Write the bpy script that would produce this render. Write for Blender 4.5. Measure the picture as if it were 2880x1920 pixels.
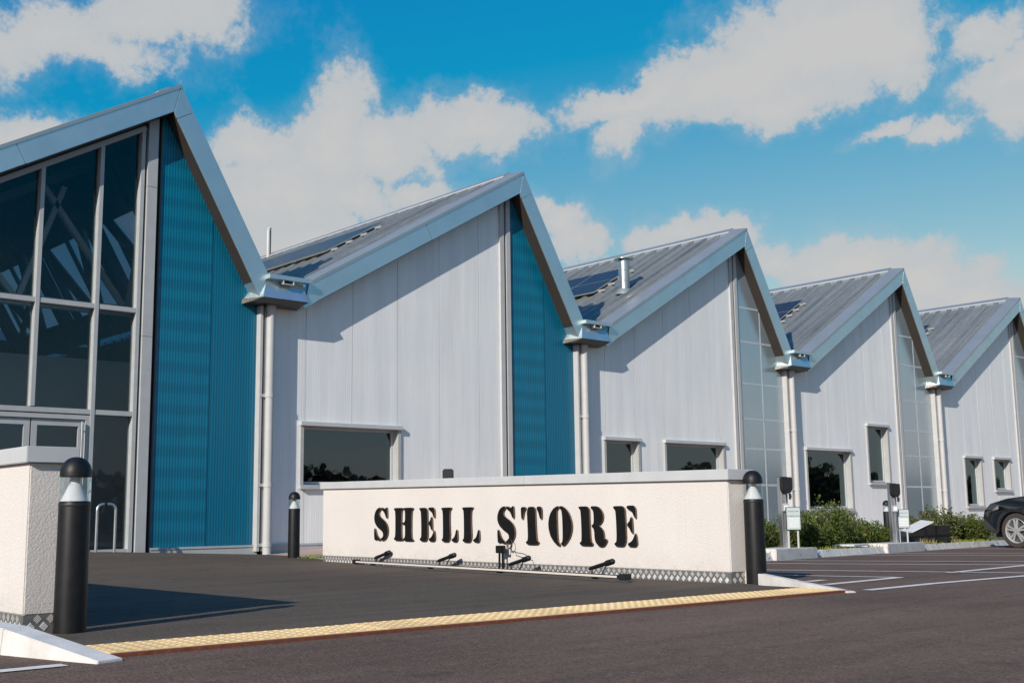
import bpy, bmesh, math, random
from mathutils import Vector, Matrix, noise as mnoise
R = math.radians
random.seed(7)
for o in list(bpy.data.objects): bpy.data.objects.remove(o)
sc = bpy.context.scene
COL = sc.collection

# ------------------------------------------------------------------ camera
cam_d = bpy.data.cameras.new('camera'); cam = bpy.data.objects.new('camera', cam_d); COL.objects.link(cam)
cam_d.sensor_width = 36.0; cam_d.lens = 40.57; cam_d.clip_start = 0.05; cam_d.clip_end = 6000
YAW, PITCH, ROLL = 0.7345, 0.1485, -0.0132
_f = Vector((math.sin(YAW)*math.cos(PITCH), math.cos(YAW)*math.cos(PITCH), math.sin(PITCH)))
_r0 = Vector((math.cos(YAW), -math.sin(YAW), 0)); _u0 = _r0.cross(_f)
_r = _r0*math.cos(ROLL)+_u0*math.sin(ROLL); _u = _u0*math.cos(ROLL)-_r0*math.sin(ROLL)
cam.matrix_world = Matrix(((_r.x, _u.x, -_f.x, 0), (_r.y, _u.y, -_f.y, 0), (_r.z, _u.z, -_f.z, 0.648), (0, 0, 0, 1)))
sc.camera = cam

# ------------------------------------------------------------------ world, sun, exposure
SUNV = Vector((1.9, 0.73, -1.0)).normalized()           # the way the light travels
SUN_EL = math.asin(-SUNV.z)
w = bpy.data.worlds.new('World'); sc.world = w; w.use_nodes = True
NT = w.node_tree; N = NT.nodes; L = NT.links; N.clear()
def wn(t, **k):
    n = N.new(t)
    for a, b in k.items(): setattr(n, a, b)
    return n
def wmath(op, a, b=None, c=None, clamp=False):
    n = wn('ShaderNodeMath', operation=op, use_clamp=clamp)
    for i, v in enumerate((a, b, c)):
        if v is None: continue
        if isinstance(v, (int, float)): n.inputs[i].default_value = v
        else: L.new(v, n.inputs[i])
    return n.outputs[0]
sky = wn('ShaderNodeTexSky', sky_type='NISHITA'); sky.sun_disc = False
sky.sun_elevation = SUN_EL; sky.sun_rotation = math.atan2(-SUNV.x, -SUNV.y)
sky.air_density = 1.0; sky.dust_density = 0.6; sky.ozone_density = 2.5
ssep = wn('ShaderNodeSeparateColor'); L.new(sky.outputs[0], ssep.inputs[0])
rmr = wn('ShaderNodeMapRange'); L.new(ssep.outputs[0], rmr.inputs[0])
for _k, _v in zip((1, 2, 3, 4), (1.5, 4.3, 0.05, 6.0)): rmr.inputs[_k].default_value = _v
gch = wmath('MINIMUM', wmath('MULTIPLY', ssep.outputs[1], 1.12), 5.8)
bch = wmath('MULTIPLY', wmath('POWER', ssep.outputs[2], 0.30), 3.45)
grade = wn('ShaderNodeCombineColor'); L.new(rmr.outputs[0], grade.inputs[0]); L.new(gch, grade.inputs[1]); L.new(bch, grade.inputs[2])
tc = wn('ShaderNodeTexCoord'); sep = wn('ShaderNodeSeparateXYZ'); L.new(tc.outputs['Generated'], sep.inputs[0])
az = wmath('MULTIPLY', wmath('ARCTAN2', sep.outputs[0], sep.outputs[1]), 180/math.pi)
el = wmath('MULTIPLY', wmath('ARCSINE', sep.outputs[2]), 180/math.pi)
def wnoise(scale, detail, rough, off=0.0, vec=None):
    mp = wn('ShaderNodeMapping'); mp.inputs['Location'].default_value = (off, off*1.7, -off)
    L.new(vec or tc.outputs['Generated'], mp.inputs[0])
    n = wn('ShaderNodeTexNoise'); n.inputs['Scale'].default_value = scale; n.inputs['Detail'].default_value = detail
    n.inputs['Roughness'].default_value = rough; L.new(mp.outputs[0], n.inputs['Vector']); return n
comb = wn('ShaderNodeCombineXYZ'); L.new(az, comb.inputs[0]); L.new(el, comb.inputs[1])
warp = wnoise(9, 6, 0.6, 3.1)
wv = wn('ShaderNodeVectorMath', operation='MULTIPLY_ADD'); L.new(warp.outputs['Color'], wv.inputs[0])
wv.inputs[1].default_value = (4.2, 3.6, 0); wv.inputs[2].default_value = (-2.1, -1.8, 0)
pos0 = wn('ShaderNodeVectorMath', operation='ADD'); L.new(comb.outputs[0], pos0.inputs[0]); L.new(wv.outputs[0], pos0.inputs[1])
warp2 = wnoise(34, 6, 0.65, 7.7); wv2 = wn('ShaderNodeVectorMath', operation='MULTIPLY_ADD'); L.new(warp2.outputs['Color'], wv2.inputs[0])
wv2.inputs[1].default_value = (2.0, 1.7, 0); wv2.inputs[2].default_value = (-1.0, -0.85, 0)
pos = wn('ShaderNodeVectorMath', operation='ADD'); L.new(pos0.outputs[0], pos.inputs[0]); L.new(wv2.outputs[0], pos.inputs[1])
CLOUDS = [(35.8, 17.6, 3.4, 1.9, 0, 0.85), (37.6, 18.9, 2.6, 1.1, 0, 0.65), (34.5, 15.2, 3.2, 1.6, 0, 0.9), (45.6, 13.4, 2.0, 1.3, 0, 0.9), (51.8, 12.4, 3.2, 1.3, 0, 0.95), (64.5, 9.6, 4.0, 1.5, 0, 1.0), (26.5, 13.5, 3.5, 2.0, 0, 1.0), (19.7, 21.77, 5.35, 1.62, 8, 0.75), (23.87, 23.03, 5.63, 1.62, 12, 0.8), (21.69, 21.53, 3.72, 1.19, 0, 0.7), (18.19, 17.25, 3.39, 1.34, 5, 0.9), (29.28, 17.97, 2.95, 1.62, 0, 1), (30.4, 15.53, 4.48, 3.24, 0, 1.1), (33.61, 19.39, 1.6, 3.02, -15, 0.85), (32.97, 17.51, 2.94, 2.38, 0, 1), (40.07, 19.19, 3.89, 1.62, -5, 0.95), (41.86, 18.65, 2.74, 1.3, 0, 0.8), (37.38, 15.7, 2.47, 0.76, 15, 0.9), (31.72, 13.26, 4.44, 1.73, 0, 1.1), (57.86, 22.0, 6.3, 2.7, 0, 1.4), (60.6, 21.3, 3.3, 2.2, 0, 1.3), (53.07, 20.75, 5.9, 2.1, 8, 1.35), (48.41, 20.3, 4.7, 1.15, 12, 1.1), (48.3, 18.9, 1.3, 1.9, -22, 1.05), (55.19, 19.67, 6.42, 1.3, 0, 1), (66.6, 19.4, 2.6, 1.4, 10, 0.85), (65.34, 21.21, 2.78, 1.08, 30, 0.6), (66.81, 18.1, 1.36, 1.3, 0, 0.7), (63.21, 17.61, 1.59, 0.52, 12, 0.75), (60.91, 17.59, 1.36, 0.39, 15, 0.62), (45.13, 14.03, 1.67, 1.19, 0, 1), (43.92, 14.81, 0.67, 0.86, 30, 0.8), (50.59, 13.3, 2.89, 0.91, 5, 0.9), (53.18, 13.49, 1.78, 0.76, 0, 0.85), (55.23, 12.0, 1.99, 1.3, 0, 0.9), (58.91, 11.23, 5.29, 1.62, -4, 1.1), (62.23, 10.26, 3.95, 1.73, -8, 1.1), (64.76, 10.86, 1.76, 0.65, 10, 0.6), (59.6, 9.22, 10.94, 1.3, 0, 1.0)]
acc = None
for a, e, ra, re, t, s in CLOUDS:
    mp = wn('ShaderNodeMapping', vector_type='TEXTURE'); L.new(pos.outputs[0], mp.inputs[0])
    mp.inputs['Location'].default_value = (a, e, 0); mp.inputs['Rotation'].default_value = (0, 0, R(t)); mp.inputs['Scale'].default_value = (ra, re, 1)
    ln = wn('ShaderNodeVectorMath', operation='LENGTH'); L.new(mp.outputs[0], ln.inputs[0])
    v = wmath('MULTIPLY_ADD', ln.outputs['Value'], -s, s)
    acc = v if acc is None else wmath('SMOOTH_MAX', acc, v, 0.12)
fb = wnoise(17, 12, 0.66, 0.4)
fb2 = wnoise(70, 8, 0.7, 1.9)
raw = wmath('ADD', wmath('ADD', acc, wmath('MULTIPLY_ADD', fb.outputs[0], 1.5, -0.76)), wmath('MULTIPLY_ADD', fb2.outputs[0], 0.7, -0.35))
# the rest of the sky carries the same broken cumulus
far = wnoise(2.6, 9, 0.55, 5.2)
rawg = wmath('MULTIPLY_ADD', far.outputs[0], 4.0, -2.6)
mr = wn('ShaderNodeMapRange', interpolation_type='SMOOTHSTEP'); L.new(wmath('ABSOLUTE', wmath('SUBTRACT', az, 42.0)), mr.inputs[0])
mr.inputs[1].default_value = 27; mr.inputs[2].default_value = 36
mr2 = wn('ShaderNodeMapRange', interpolation_type='SMOOTHSTEP'); L.new(el, mr2.inputs[0]); mr2.inputs[1].default_value = 26; mr2.inputs[2].default_value = 33
outw = wmath('MAXIMUM', mr.outputs[0], mr2.outputs[0])
rawm = wmath('MAXIMUM', raw, wmath('MULTIPLY_ADD', outw, 3.0, wmath('SUBTRACT', rawg, 3.0)))
den = wn('ShaderNodeMapRange', interpolation_type='SMOOTHSTEP'); L.new(rawm, den.inputs[0])
den.inputs[1].default_value = -0.06; den.inputs[2].default_value = 0.34
cshade = wn('ShaderNodeMix', data_type='RGBA'); L.new(wmath('MULTIPLY', rawm, 1.1, clamp=True), cshade.inputs[0])
cshade.inputs[6].default_value = (4.9, 5.3, 5.6, 1); cshade.inputs[7].default_value = (5.75, 5.7, 5.65, 1)
veil = wn('ShaderNodeMapRange', interpolation_type='SMOOTHSTEP'); L.new(wmath('ADD', rawm, wmath('MULTIPLY_ADD', warp.outputs[0], 1.2, -0.62)), veil.inputs[0])
veil.inputs[1].default_value = -0.55; veil.inputs[2].default_value = 0.25; veil.inputs[4].default_value = 0.22
dtot = wmath('SUBTRACT', 1.0, wmath('MULTIPLY', wmath('SUBTRACT', 1.0, veil.outputs[0]), wmath('MULTIPLY_ADD', den.outputs[0], -0.97, 1.0)))
cm = wn('ShaderNodeMix', data_type='RGBA'); L.new(dtot, cm.inputs[0])
L.new(grade.outputs[0], cm.inputs[6]); L.new(cshade.outputs[2], cm.inputs[7])
bg = wn('ShaderNodeBackground'); bg.inputs[1].default_value = 0.10
L.new(cm.outputs[2], bg.inputs[0]); wo = wn('ShaderNodeOutputWorld'); L.new(bg.outputs[0], wo.inputs[0])
sd = bpy.data.lights.new('sun', 'SUN'); sd.energy = 5.0; sd.angle = R(0.5); sd.color = (1.0, 0.93, 0.84)
sun = bpy.data.objects.new('sun', sd); COL.objects.link(sun); sun.rotation_euler = SUNV.to_track_quat('-Z', 'Y').to_euler(); sun.location = (-30, -12, 30)
vs = sc.view_settings; vs.view_transform = 'Standard'; vs.look = 'None'; vs.exposure = 0.0; vs.gamma = 1.0
vs.use_curve_mapping = False

# ------------------------------------------------------------------ materials
def material(name):
    m = bpy.data.materials.new(name); m.use_nodes = True
    return m, m.node_tree.nodes, m.node_tree.links, m.node_tree.nodes['Principled BSDF']
def nmath(n, l, op, a, b=None, clamp=False):
    k = n.new('ShaderNodeMath'); k.operation = op; k.use_clamp = clamp
    for i, v in enumerate((a, b)):
        if v is None: continue
        if isinstance(v, (int, float)): k.inputs[i].default_value = v
        else: l.new(v, k.inputs[i])
    return k.outputs[0]
def ntex(n, l, scale, detail=4, rough=0.55, stretch=(1, 1, 1), kind='Noise', off=(0, 0, 0)):
    t = n.new('ShaderNodeTexCoord'); mp = n.new('ShaderNodeMapping'); l.new(t.outputs['Object'], mp.inputs[0])
    mp.inputs['Scale'].default_value = stretch; mp.inputs['Location'].default_value = off
    k = n.new('ShaderNodeTex'+kind); k.inputs['Scale'].default_value = scale
    if kind == 'Noise': k.inputs['Detail'].default_value = detail; k.inputs['Roughness'].default_value = rough
    l.new(mp.outputs[0], k.inputs['Vector']); return k
def ramp(n, l, fac, stops):
    r = n.new('ShaderNodeValToRGB'); l.new(fac, r.inputs[0]); e = r.color_ramp.elements
    while len(e) < len(stops): e.new(0.5)
    for i, (p, c) in enumerate(stops):
        e[i].position = p; e[i].color = (*c, 1) if len(c) == 3 else c
    return r.outputs[0]
def mixc(n, l, fac, a, b, mode='MIX'):
    k = n.new('ShaderNodeMix'); k.data_type = 'RGBA'; k.blend_type = mode
    for i, v in ((0, fac), (6, a), (7, b)):
        if isinstance(v, (int, float)): k.inputs[i].default_value = v
        elif isinstance(v, tuple): k.inputs[i].default_value = (*v, 1)
        else: l.new(v, k.inputs[i])
    return k.outputs[2]
def bump(n, l, p, h, strength, dist):
    b = n.new('ShaderNodeBump'); b.inputs['Strength'].default_value = strength; b.inputs['Distance'].default_value = dist
    l.new(h, b.inputs['Height']); l.new(b.outputs[0], p.inputs['Normal']); return b
def plain(name, col, rough=0.5, metal=0.0, var=0.12, scale=6, bmp=0.0, bscale=60, spec=0.5, stretch=(1, 1, 1)):
    m, n, l, p = material(name)
    t = ntex(n, l, scale, 5, 0.6, stretch)
    lo = tuple(c*(1-var) for c in col); hi = tuple(min(1, c*(1+var)) for c in col)
    l.new(ramp(n, l, t.outputs[0], [(0.3, lo), (0.7, hi)]), p.inputs['Base Color'])
    p.inputs['Roughness'].default_value = rough; p.inputs['Metallic'].default_value = metal
    p.inputs['Specular IOR Level'].default_value = spec
    l.new(nmath(n, l, 'ADD', nmath(n, l, 'MULTIPLY', t.outputs[0], 0.16), rough-0.08), p.inputs['Roughness'])
    if bmp:
        t2 = ntex(n, l, bscale, 4, 0.6); bump(n, l, p, t2.outputs[0], bmp, 0.01)
    return m
M = {}
def asphalt(name, col, contrast, warm):
    m, n, l, p = material(name)
    big = ntex(n, l, 0.35, 5, 0.6); streak = ntex(n, l, 1.2, 5, 0.6, (0.35, 2.6, 1)); stain = ntex(n, l, 2.3, 7, 0.7, off=(3, 1, 0))
    gr = ntex(n, l, 95, 3, 0.75); gr2 = ntex(n, l, 26, 4, 0.7); sp = ntex(n, l, 60, kind='Voronoi'); sp2 = ntex(n, l, 9, kind='Voronoi')
    c = ramp(n, l, big.outputs[0], [(0.3, tuple(x*0.84 for x in col)), (0.7, tuple(x*1.14 for x in col))])
    c = mixc(n, l, 1.0, c, ramp(n, l, streak.outputs[0], [(0.3, (0.80, 0.80, 0.81)), (0.7, (1.16, 1.14, 1.12))]), 'MULTIPLY')
    c = mixc(n, l, 1.0, c, ramp(n, l, stain.outputs[0], [(0.30, (0.70, 0.70, 0.70)), (0.44, (1, 1, 1)), (0.62, (1, 1, 1)), (0.75, (1.22, 1.2, 1.17))]), 'MULTIPLY')
    c = mixc(n, l, 1.0, c, ramp(n, l, gr.outputs[0], [(0.32, (1-contrast,)*3), (0.68, (1+contrast,)*3)]), 'MULTIPLY')
    c = mixc(n, l, 1.0, c, ramp(n, l, gr2.outputs[0], [(0.3, (0.82,)*3), (0.7, (1.18,)*3)]), 'MULTIPLY')
    st = ramp(n, l, sp.outputs['Color'], [(0.88, (0, 0, 0)), (0.95, (1, 1, 1))])
    c = mixc(n, l, nmath(n, l, 'MULTIPLY', st, 0.45), c, tuple(min(1, x*3.4) for x in warm))
    chip = ramp(n, l, sp2.outputs['Distance'], [(0.05, (1, 1, 1)), (0.075, (0, 0, 0))]); chipsel = ramp(n, l, sp2.outputs['Color'], [(0.80, (0, 0, 0)), (0.82, (1, 1, 1))])
    c = mixc(n, l, nmath(n, l, 'MULTIPLY', nmath(n, l, 'MULTIPLY', chip, chipsel), 0.7), c, (0.38, 0.34, 0.30))
    l.new(c, p.inputs['Base Color']); p.inputs['Roughness'].default_value = 0.88; p.inputs['Specular IOR Level'].default_value = 0.22
    mxh = nmath(n, l, 'ADD', nmath(n, l, 'ADD', gr.outputs[0], nmath(n, l, 'MULTIPLY', gr2.outputs[0], 0.7)), nmath(n, l, 'MULTIPLY', sp.outputs['Distance'], -0.8))
    bump(n, l, p, mxh, 0.6, 0.007); return m
M['paving'] = asphalt('forecourt asphalt', (0.106, 0.083, 0.062), 0.45, (0.08, 0.072, 0.066))
M['road'] = asphalt('road asphalt', (0.148, 0.099, 0.073), 0.55, (0.09, 0.075, 0.07))
M['concrete'] = plain('kerb concrete', (0.60, 0.58, 0.55), 0.85, 0, 0.14, 5, 0.25, 90, 0.2)
M['paint'] = plain('white road paint', (0.70, 0.65, 0.60), 0.75, 0, 0.14, 14, 0.2, 120, 0.2)
M['tactile'] = plain('buff tactile slab', (0.86, 0.61, 0.30), 0.85, 0, 0.14, 3, 0.2, 120, 0.2)
_n, _l = M['tactile'].node_tree.nodes, M['tactile'].node_tree.links; _p = _n['Principled BSDF']; _src = _p.inputs['Base Color'].links[0].from_socket
_oi = _n.new('ShaderNodeObjectInfo'); _st = ntex(_n, _l, 7, 7, 0.7); _f1 = ramp(_n, _l, _oi.outputs['Random'], [(0, (0.90, 0.89, 0.88)), (1, (1.05, 1.05, 1.06))])
_c = mixc(_n, _l, 1.0, _src, _f1, 'MULTIPLY'); _c = mixc(_n, _l, ramp(_n, _l, _st.outputs[0], [(0.55, (0, 0, 0)), (0.78, (0.35,)*3)]), _c, (0.38, 0.28, 0.17)); _l.new(_c, _p.inputs['Base Color'])
M['redbrick'] = plain('red edging', (0.16, 0.055, 0.035), 0.9, 0, 0.3, 20, 0.2, 90, 0.2)
def render_mat():
    m, n, l, p = material('cream render')
    t = ntex(n, l, 1.1, 6, 0.6); g = ntex(n, l, 75, 4, 0.6); v = ntex(n, l, 42, kind='Voronoi')
    c = ramp(n, l, t.outputs[0], [(0.3, (0.60, 0.565, 0.535)), (0.7, (0.645, 0.61, 0.58))])
    c = mixc(n, l, 1.0, c, ramp(n, l, g.outputs[0], [(0.25, (0.88, 0.87, 0.86)), (0.6, (1.03, 1.03, 1.03))]), 'MULTIPLY')
    tcn = n.new('ShaderNodeTexCoord'); sz = n.new('ShaderNodeSeparateXYZ'); l.new(tcn.outputs['Object'], sz.inputs[0])
    run = ntex(n, l, 3.0, 6, 0.7, (6, 6, 0.35)); low = nmath(n, l, 'SUBTRACT', 1.0, nmath(n, l, 'MULTIPLY', nmath(n, l, 'SUBTRACT', sz.outputs[2], 0.09), 5.0), True)
    spl = nmath(n, l, 'MULTIPLY', low, ramp(n, l, ntex(n, l, 9, 6, 0.7).outputs[0], [(0.42, (0, 0, 0)), (0.7, (1, 1, 1))]), True)
    c = mixc(n, l, nmath(n, l, 'MULTIPLY', spl, 0.30), c, (0.32, 0.27, 0.23))
    c = mixc(n, l, nmath(n, l, 'MULTIPLY', ramp(n, l, run.outputs[0], [(0.56, (0, 0, 0)), (0.74, (1, 1, 1))]), 0.16), c, (0.40, 0.37, 0.33))
    l.new(c, p.inputs['Base Color']); p.inputs['Roughness'].default_value = 0.92; p.inputs['Specular IOR Level'].default_value = 0.15
    pit = ramp(n, l, v.outputs['Distance'], [(0.0, (0, 0, 0)), (0.45, (1, 1, 1))])
    h = nmath(n, l, 'ADD', nmath(n, l, 'MULTIPLY', pit, 0.35), g.outputs[0]); bump(n, l, p, h, 0.45, 0.007); return m
M['render'] = render_mat()
M['coping'] = plain('grey coping', (0.47, 0.48, 0.49), 0.45, 0.0, 0.05, 3, 0, 60, 0.4)
M['greymetal'] = plain('grey powder coat', (0.40, 0.415, 0.42), 0.42, 0.0, 0.06, 4, 0, 60, 0.4)
M['lightmetal'] = plain('light grey powder coat', (0.45, 0.45, 0.445), 0.4, 0.0, 0.05, 4, 0, 60, 0.4)
M['framegrey'] = plain('window frame grey', (0.38, 0.385, 0.375), 0.42, 0.0, 0.06, 4, 0, 60, 0.4)
M['darkmetal'] = plain('dark grey metal', (0.055, 0.06, 0.064), 0.45, 0.0, 0.1, 4)
M['black'] = plain('black powder coat', (0.008, 0.0082, 0.009), 0.46, 0, 0.3, 14, 0.05, 160, 0.30)
M['letter'] = plain('black letter face', (0.008, 0.008, 0.0085), 0.75, 0, 0.2, 12, 0, 60, 0.12)
M['letter_edge'] = plain('brown letter edge', (0.15, 0.095, 0.07), 0.7, 0, 0.2, 12, 0, 60, 0.2)
M['blackplastic'] = plain('black plastic', (0.012, 0.012, 0.013), 0.5, 0, 0.3, 12, 0.1, 60)
M['whiteplastic'] = plain('white cone', (0.82, 0.82, 0.83), 0.35, 0, 0.03, 6)
M['steel'] = plain('brushed steel', (0.58, 0.59, 0.59), 0.32, 0.9, 0.1, 12, 0, 60, 0.5, (1, 1, 0.2))
M['treadplate'] = plain('tread plate aluminium', (0.17, 0.17, 0.17), 0.5, 0.3, 0.2, 30)
M['treadbar'] = plain('tread bars with painted glint', (0.52, 0.51, 0.50), 0.45, 0.3, 0.15, 30)  # bars paler than the plate: glint of the treads put into the colour
def fascia_mat(name, col, rough, metal):
    m, n, l, p = material(name)
    t = ntex(n, l, 1.3, 7, 0.62); s = ntex(n, l, 6, 5, 0.7, (1, 1, 0.35)); d = ntex(n, l, 26, 3, 0.6)
    c = ramp(n, l, t.outputs[0], [(0.28, tuple(x*0.93 for x in col)), (0.72, tuple(min(1, x*1.07) for x in col))])
    mark = ramp(n, l, d.outputs[0], [(0.70, (0, 0, 0)), (0.78, (1, 1, 1))])
    c = mixc(n, l, nmath(n, l, 'MULTIPLY', mark, 0.22), c, (0.75, 0.76, 0.76))
    l.new(c, p.inputs['Base Color']); p.inputs['Metallic'].default_value = metal
    l.new(nmath(n, l, 'ADD', nmath(n, l, 'MULTIPLY', s.outputs[0], 0.25), rough-0.12), p.inputs['Roughness'])
    bump(n, l, p, t.outputs[0], 0.08, 0.02); return m
M['fascia'] = fascia_mat('folded aluminium fascia', (0.58, 0.67, 0.68), 0.38, 0.85)
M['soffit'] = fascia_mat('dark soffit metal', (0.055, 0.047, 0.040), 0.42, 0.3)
def roof_mat():
    m, n, l, p = material('profiled roof sheet')
    t = ntex(n, l, 1.0, 7, 0.65, (0.25, 7.0, 0.25)); g_ = ntex(n, l, 5, 6, 0.65)
    c = ramp(n, l, t.outputs[0], [(0.3, (0.19, 0.20, 0.185)), (0.7, (0.37, 0.375, 0.345))])
    c = mixc(n, l, 1.0, c, ramp(n, l, g_.outputs[0], [(0.3, (0.86, 0.86, 0.86)), (0.7, (1.1, 1.1, 1.1))]), 'MULTIPLY')
    l.new(c, p.inputs['Base Color']); p.inputs['Metallic'].default_value = 0.5
    l.new(nmath(n, l, 'ADD', nmath(n, l, 'MULTIPLY', t.outputs[0], 0.3), 0.26), p.inputs['Roughness']); return m
M['roof'] = roof_mat()
M['ridge'] = fascia_mat('ridge flashing', (0.40, 0.43, 0.42), 0.40, 0.6)
def poly(name, col, rib, amt, bands=None, rough=0.3, streak=0.05, spec=0.5, coat=0.0):
    m, n, l, p = material(name)
    tcn = n.new('ShaderNodeTexCoord'); sp = n.new('ShaderNodeSeparateXYZ'); l.new(tcn.outputs['Object'], sp.inputs[0])
    sn = nmath(n, l, 'SINE', nmath(n, l, 'MULTIPLY', sp.outputs[0], 2*math.pi/rib))
    f = nmath(n, l, 'ADD', nmath(n, l, 'MULTIPLY', sn, 0.5), 0.5)
    c = ramp(n, l, f, [(0.1, tuple(x*(1-amt) for x in col)), (0.75, col)])
    st = ntex(n, l, 2.2, 6, 0.65, (1.6, 1, 0.12)); c = mixc(n, l, 1.0, c, ramp(n, l, st.outputs[0], [(0.28, (1-streak,)*3), (0.72, (1+streak,)*3)]), 'MULTIPLY')
    st2 = ntex(n, l, 0.5, 4, 0.6); c = mixc(n, l, 1.0, c, ramp(n, l, st2.outputs[0], [(0.3, (0.95, 0.96, 0.98)), (0.7, (1.03, 1.02, 1.0))]), 'MULTIPLY')
    if bands:
        per, lo = bands
        bs = nmath(n, l, 'SINE', nmath(n, l, 'MULTIPLY', sp.outputs[2], 2*math.pi/per))
        wob = ntex(n, l, 1.5, 3, 0.5, (0.6, 1, 2.0))
        bf = nmath(n, l, 'ADD', nmath(n, l, 'MULTIPLY', bs, 0.5), nmath(n, l, 'MULTIPLY', wob.outputs[0], 0.9))
        c = mixc(n, l, 1.0, c, ramp(n, l, bf, [(0.1, (lo, lo, lo*1.02)), (0.75, (1.06, 1.06, 1.05))]), 'MULTIPLY')
    l.new(c, p.inputs['Base Color']); p.inputs['Roughness'].default_value = rough; p.inputs['Specular IOR Level'].default_value = spec
    p.inputs['Coat Weight'].default_value = coat; p.inputs['Coat Roughness'].default_value = 0.12
    bump(n, l, p, sn, 0.14, 0.004); return m
M['white_poly'] = poly('white polycarbonate', (0.775, 0.78, 0.775), 0.056, 0.06, None, 0.33, 0.09)
M['blue_poly'] = poly('blue polycarbonate', (0.001, 0.150, 0.262), 0.058, 0.42, None, 0.25, 0.08)
M['blue_poly_band'] = poly('blue polycarbonate over rails', (0.001, 0.168, 0.285), 0.058, 0.42, (0.40, 0.86), 0.25, 0.08)
M['clear_poly'] = poly('clear polycarbonate', (0.33, 0.40, 0.445), 0.06, 0.05, None, 0.14, 0.05, 0.8, 1.0)
M['clear_poly'].node_tree.nodes['Principled BSDF'].inputs['Metallic'].default_value = 0.45
M['clear_rail'] = plain('pale rail', (0.42, 0.47, 0.50), 0.35)
def glass(name, tint, boost, gain=1.5):
    m, n, l, p = material(name); n.remove(p)
    out = [k for k in n if k.type == 'OUTPUT_MATERIAL'][0]
    fr = n.new('ShaderNodeLayerWeight'); fr.inputs[0].default_value = 0.5; sch = nmath(n, l, 'ADD', nmath(n, l, 'MULTIPLY', nmath(n, l, 'POWER', fr.outputs['Facing'], 5.0), 0.95), 0.045)
    wob = ntex(n, l, 1.3, 3, 0.5); bm = n.new('ShaderNodeBump'); bm.inputs['Strength'].default_value = 0.06; bm.inputs['Distance'].default_value = 0.02; l.new(wob.outputs[0], bm.inputs['Height'])
    gl = n.new('ShaderNodeBsdfGlossy'); gl.inputs['Roughness'].default_value = 0.015; gl.inputs[0].default_value = (0.72, 0.93, 1, 1); l.new(bm.outputs[0], gl.inputs['Normal'])
    tr = n.new('ShaderNodeBsdfTransparent'); tr.inputs[0].default_value = (*tint, 1)
    sm = ntex(n, l, 5, 6, 0.7); df = n.new('ShaderNodeBsdfDiffuse'); df.inputs[0].default_value = (0.35, 0.37, 0.37, 1)
    mx = n.new('ShaderNodeMixShader'); l.new(nmath(n, l, 'ADD', nmath(n, l, 'MULTIPLY', sch, gain), boost, True), mx.inputs[0])
    l.new(tr.outputs[0], mx.inputs[1]); l.new(gl.outputs[0], mx.inputs[2])
    m2 = n.new('ShaderNodeMixShader'); l.new(ramp(n, l, sm.outputs[0], [(0.5, (0.002,)*3), (0.8, (0.02,)*3)]), m2.inputs[0])
    l.new(mx.outputs[0], m2.inputs[1]); l.new(df.outputs[0], m2.inputs[2]); l.new(m2.outputs[0], out.inputs[0]); return m
M['glass'] = glass('tinted window glass', (0.45, 0.55, 0.53), 0.05)
M['bigglass'] = glass('entrance glass', (0.62, 0.67, 0.68), 0.0, 0.95)
def translucent():
    m, n, l, p = material('frosted north light'); n.remove(p); out = [k for k in n if k.type == 'OUTPUT_MATERIAL'][0]
    a = n.new('ShaderNodeBsdfTranslucent'); a.inputs[0].default_value = (0.42, 0.44, 0.44, 1); b = n.new('ShaderNodeBsdfTransparent'); b.inputs[0].default_value = (0.35, 0.36, 0.36, 1)
    sm = ntex(n, l, 2, 4, 0.6); mx = n.new('ShaderNodeMixShader'); l.new(ramp(n, l, sm.outputs[0], [(0.3, (0.25,)*3), (0.7, (0.4,)*3)]), mx.inputs[0]); l.new(a.outputs[0], mx.inputs[1]); l.new(b.outputs[0], mx.inputs[2]); l.new(mx.outputs[0], out.inputs[0]); return m
M['frost'] = translucent()
M['lens'] = glass('clear bollard lens', (0.86, 0.88, 0.88), 0.07, 2.2)
def solar_mat():
    m, n, l, p = material('solar cells')
    tcn = n.new('ShaderNodeTexCoord'); br = n.new('ShaderNodeTexBrick'); l.new(tcn.outputs['UV'], br.inputs['Vector'])
    br.offset = 0; br.inputs['Scale'].default_value = 1; br.inputs['Brick Width'].default_value = 0.167; br.inputs['Row Height'].default_value = 0.167
    br.inputs['Mortar Size'].default_value = 0.005; br.inputs['Color1'].default_value = (0.012, 0.016, 0.032, 1); br.inputs['Color2'].default_value = (0.016, 0.022, 0.042, 1); br.inputs['Mortar'].default_value = (0.10, 0.12, 0.15, 1)
    l.new(br.outputs[0], p.inputs['Base Color']); p.inputs['Roughness'].default_value = 0.28; p.inputs['Specular IOR Level'].default_value = 0.08; return m
M['solar'] = solar_mat()
M['gravel'] = plain('pink gravel', (0.46, 0.33, 0.28), 0.95, 0, 0.45, 60, 0.8, 45, 0.2)
M['soil'] = plain('bed soil and grass', (0.10, 0.095, 0.045), 0.95, 0, 0.4, 4, 0.6, 30, 0.2)
M['land'] = plain('far land', (0.09, 0.10, 0.05), 0.95, 0, 0.3, 0.05)
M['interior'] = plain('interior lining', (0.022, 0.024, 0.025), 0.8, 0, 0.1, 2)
M['partition'] = plain('interior partition', (0.72, 0.74, 0.75), 0.8, 0, 0.05, 1)
M['floor'] = plain('interior floor', (0.14, 0.14, 0.135), 0.5, 0, 0.1, 2)
M['truss'] = plain('steel truss in lit tone', (0.42, 0.42, 0.41), 0.5, 0, 0.06, 4)  # nearest truss only: the light falling on it is put into the colour
M['darktruss'] = plain('dark and shaded steel frame', (0.045, 0.05, 0.052), 0.5, 0, 0.06, 4)
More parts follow.
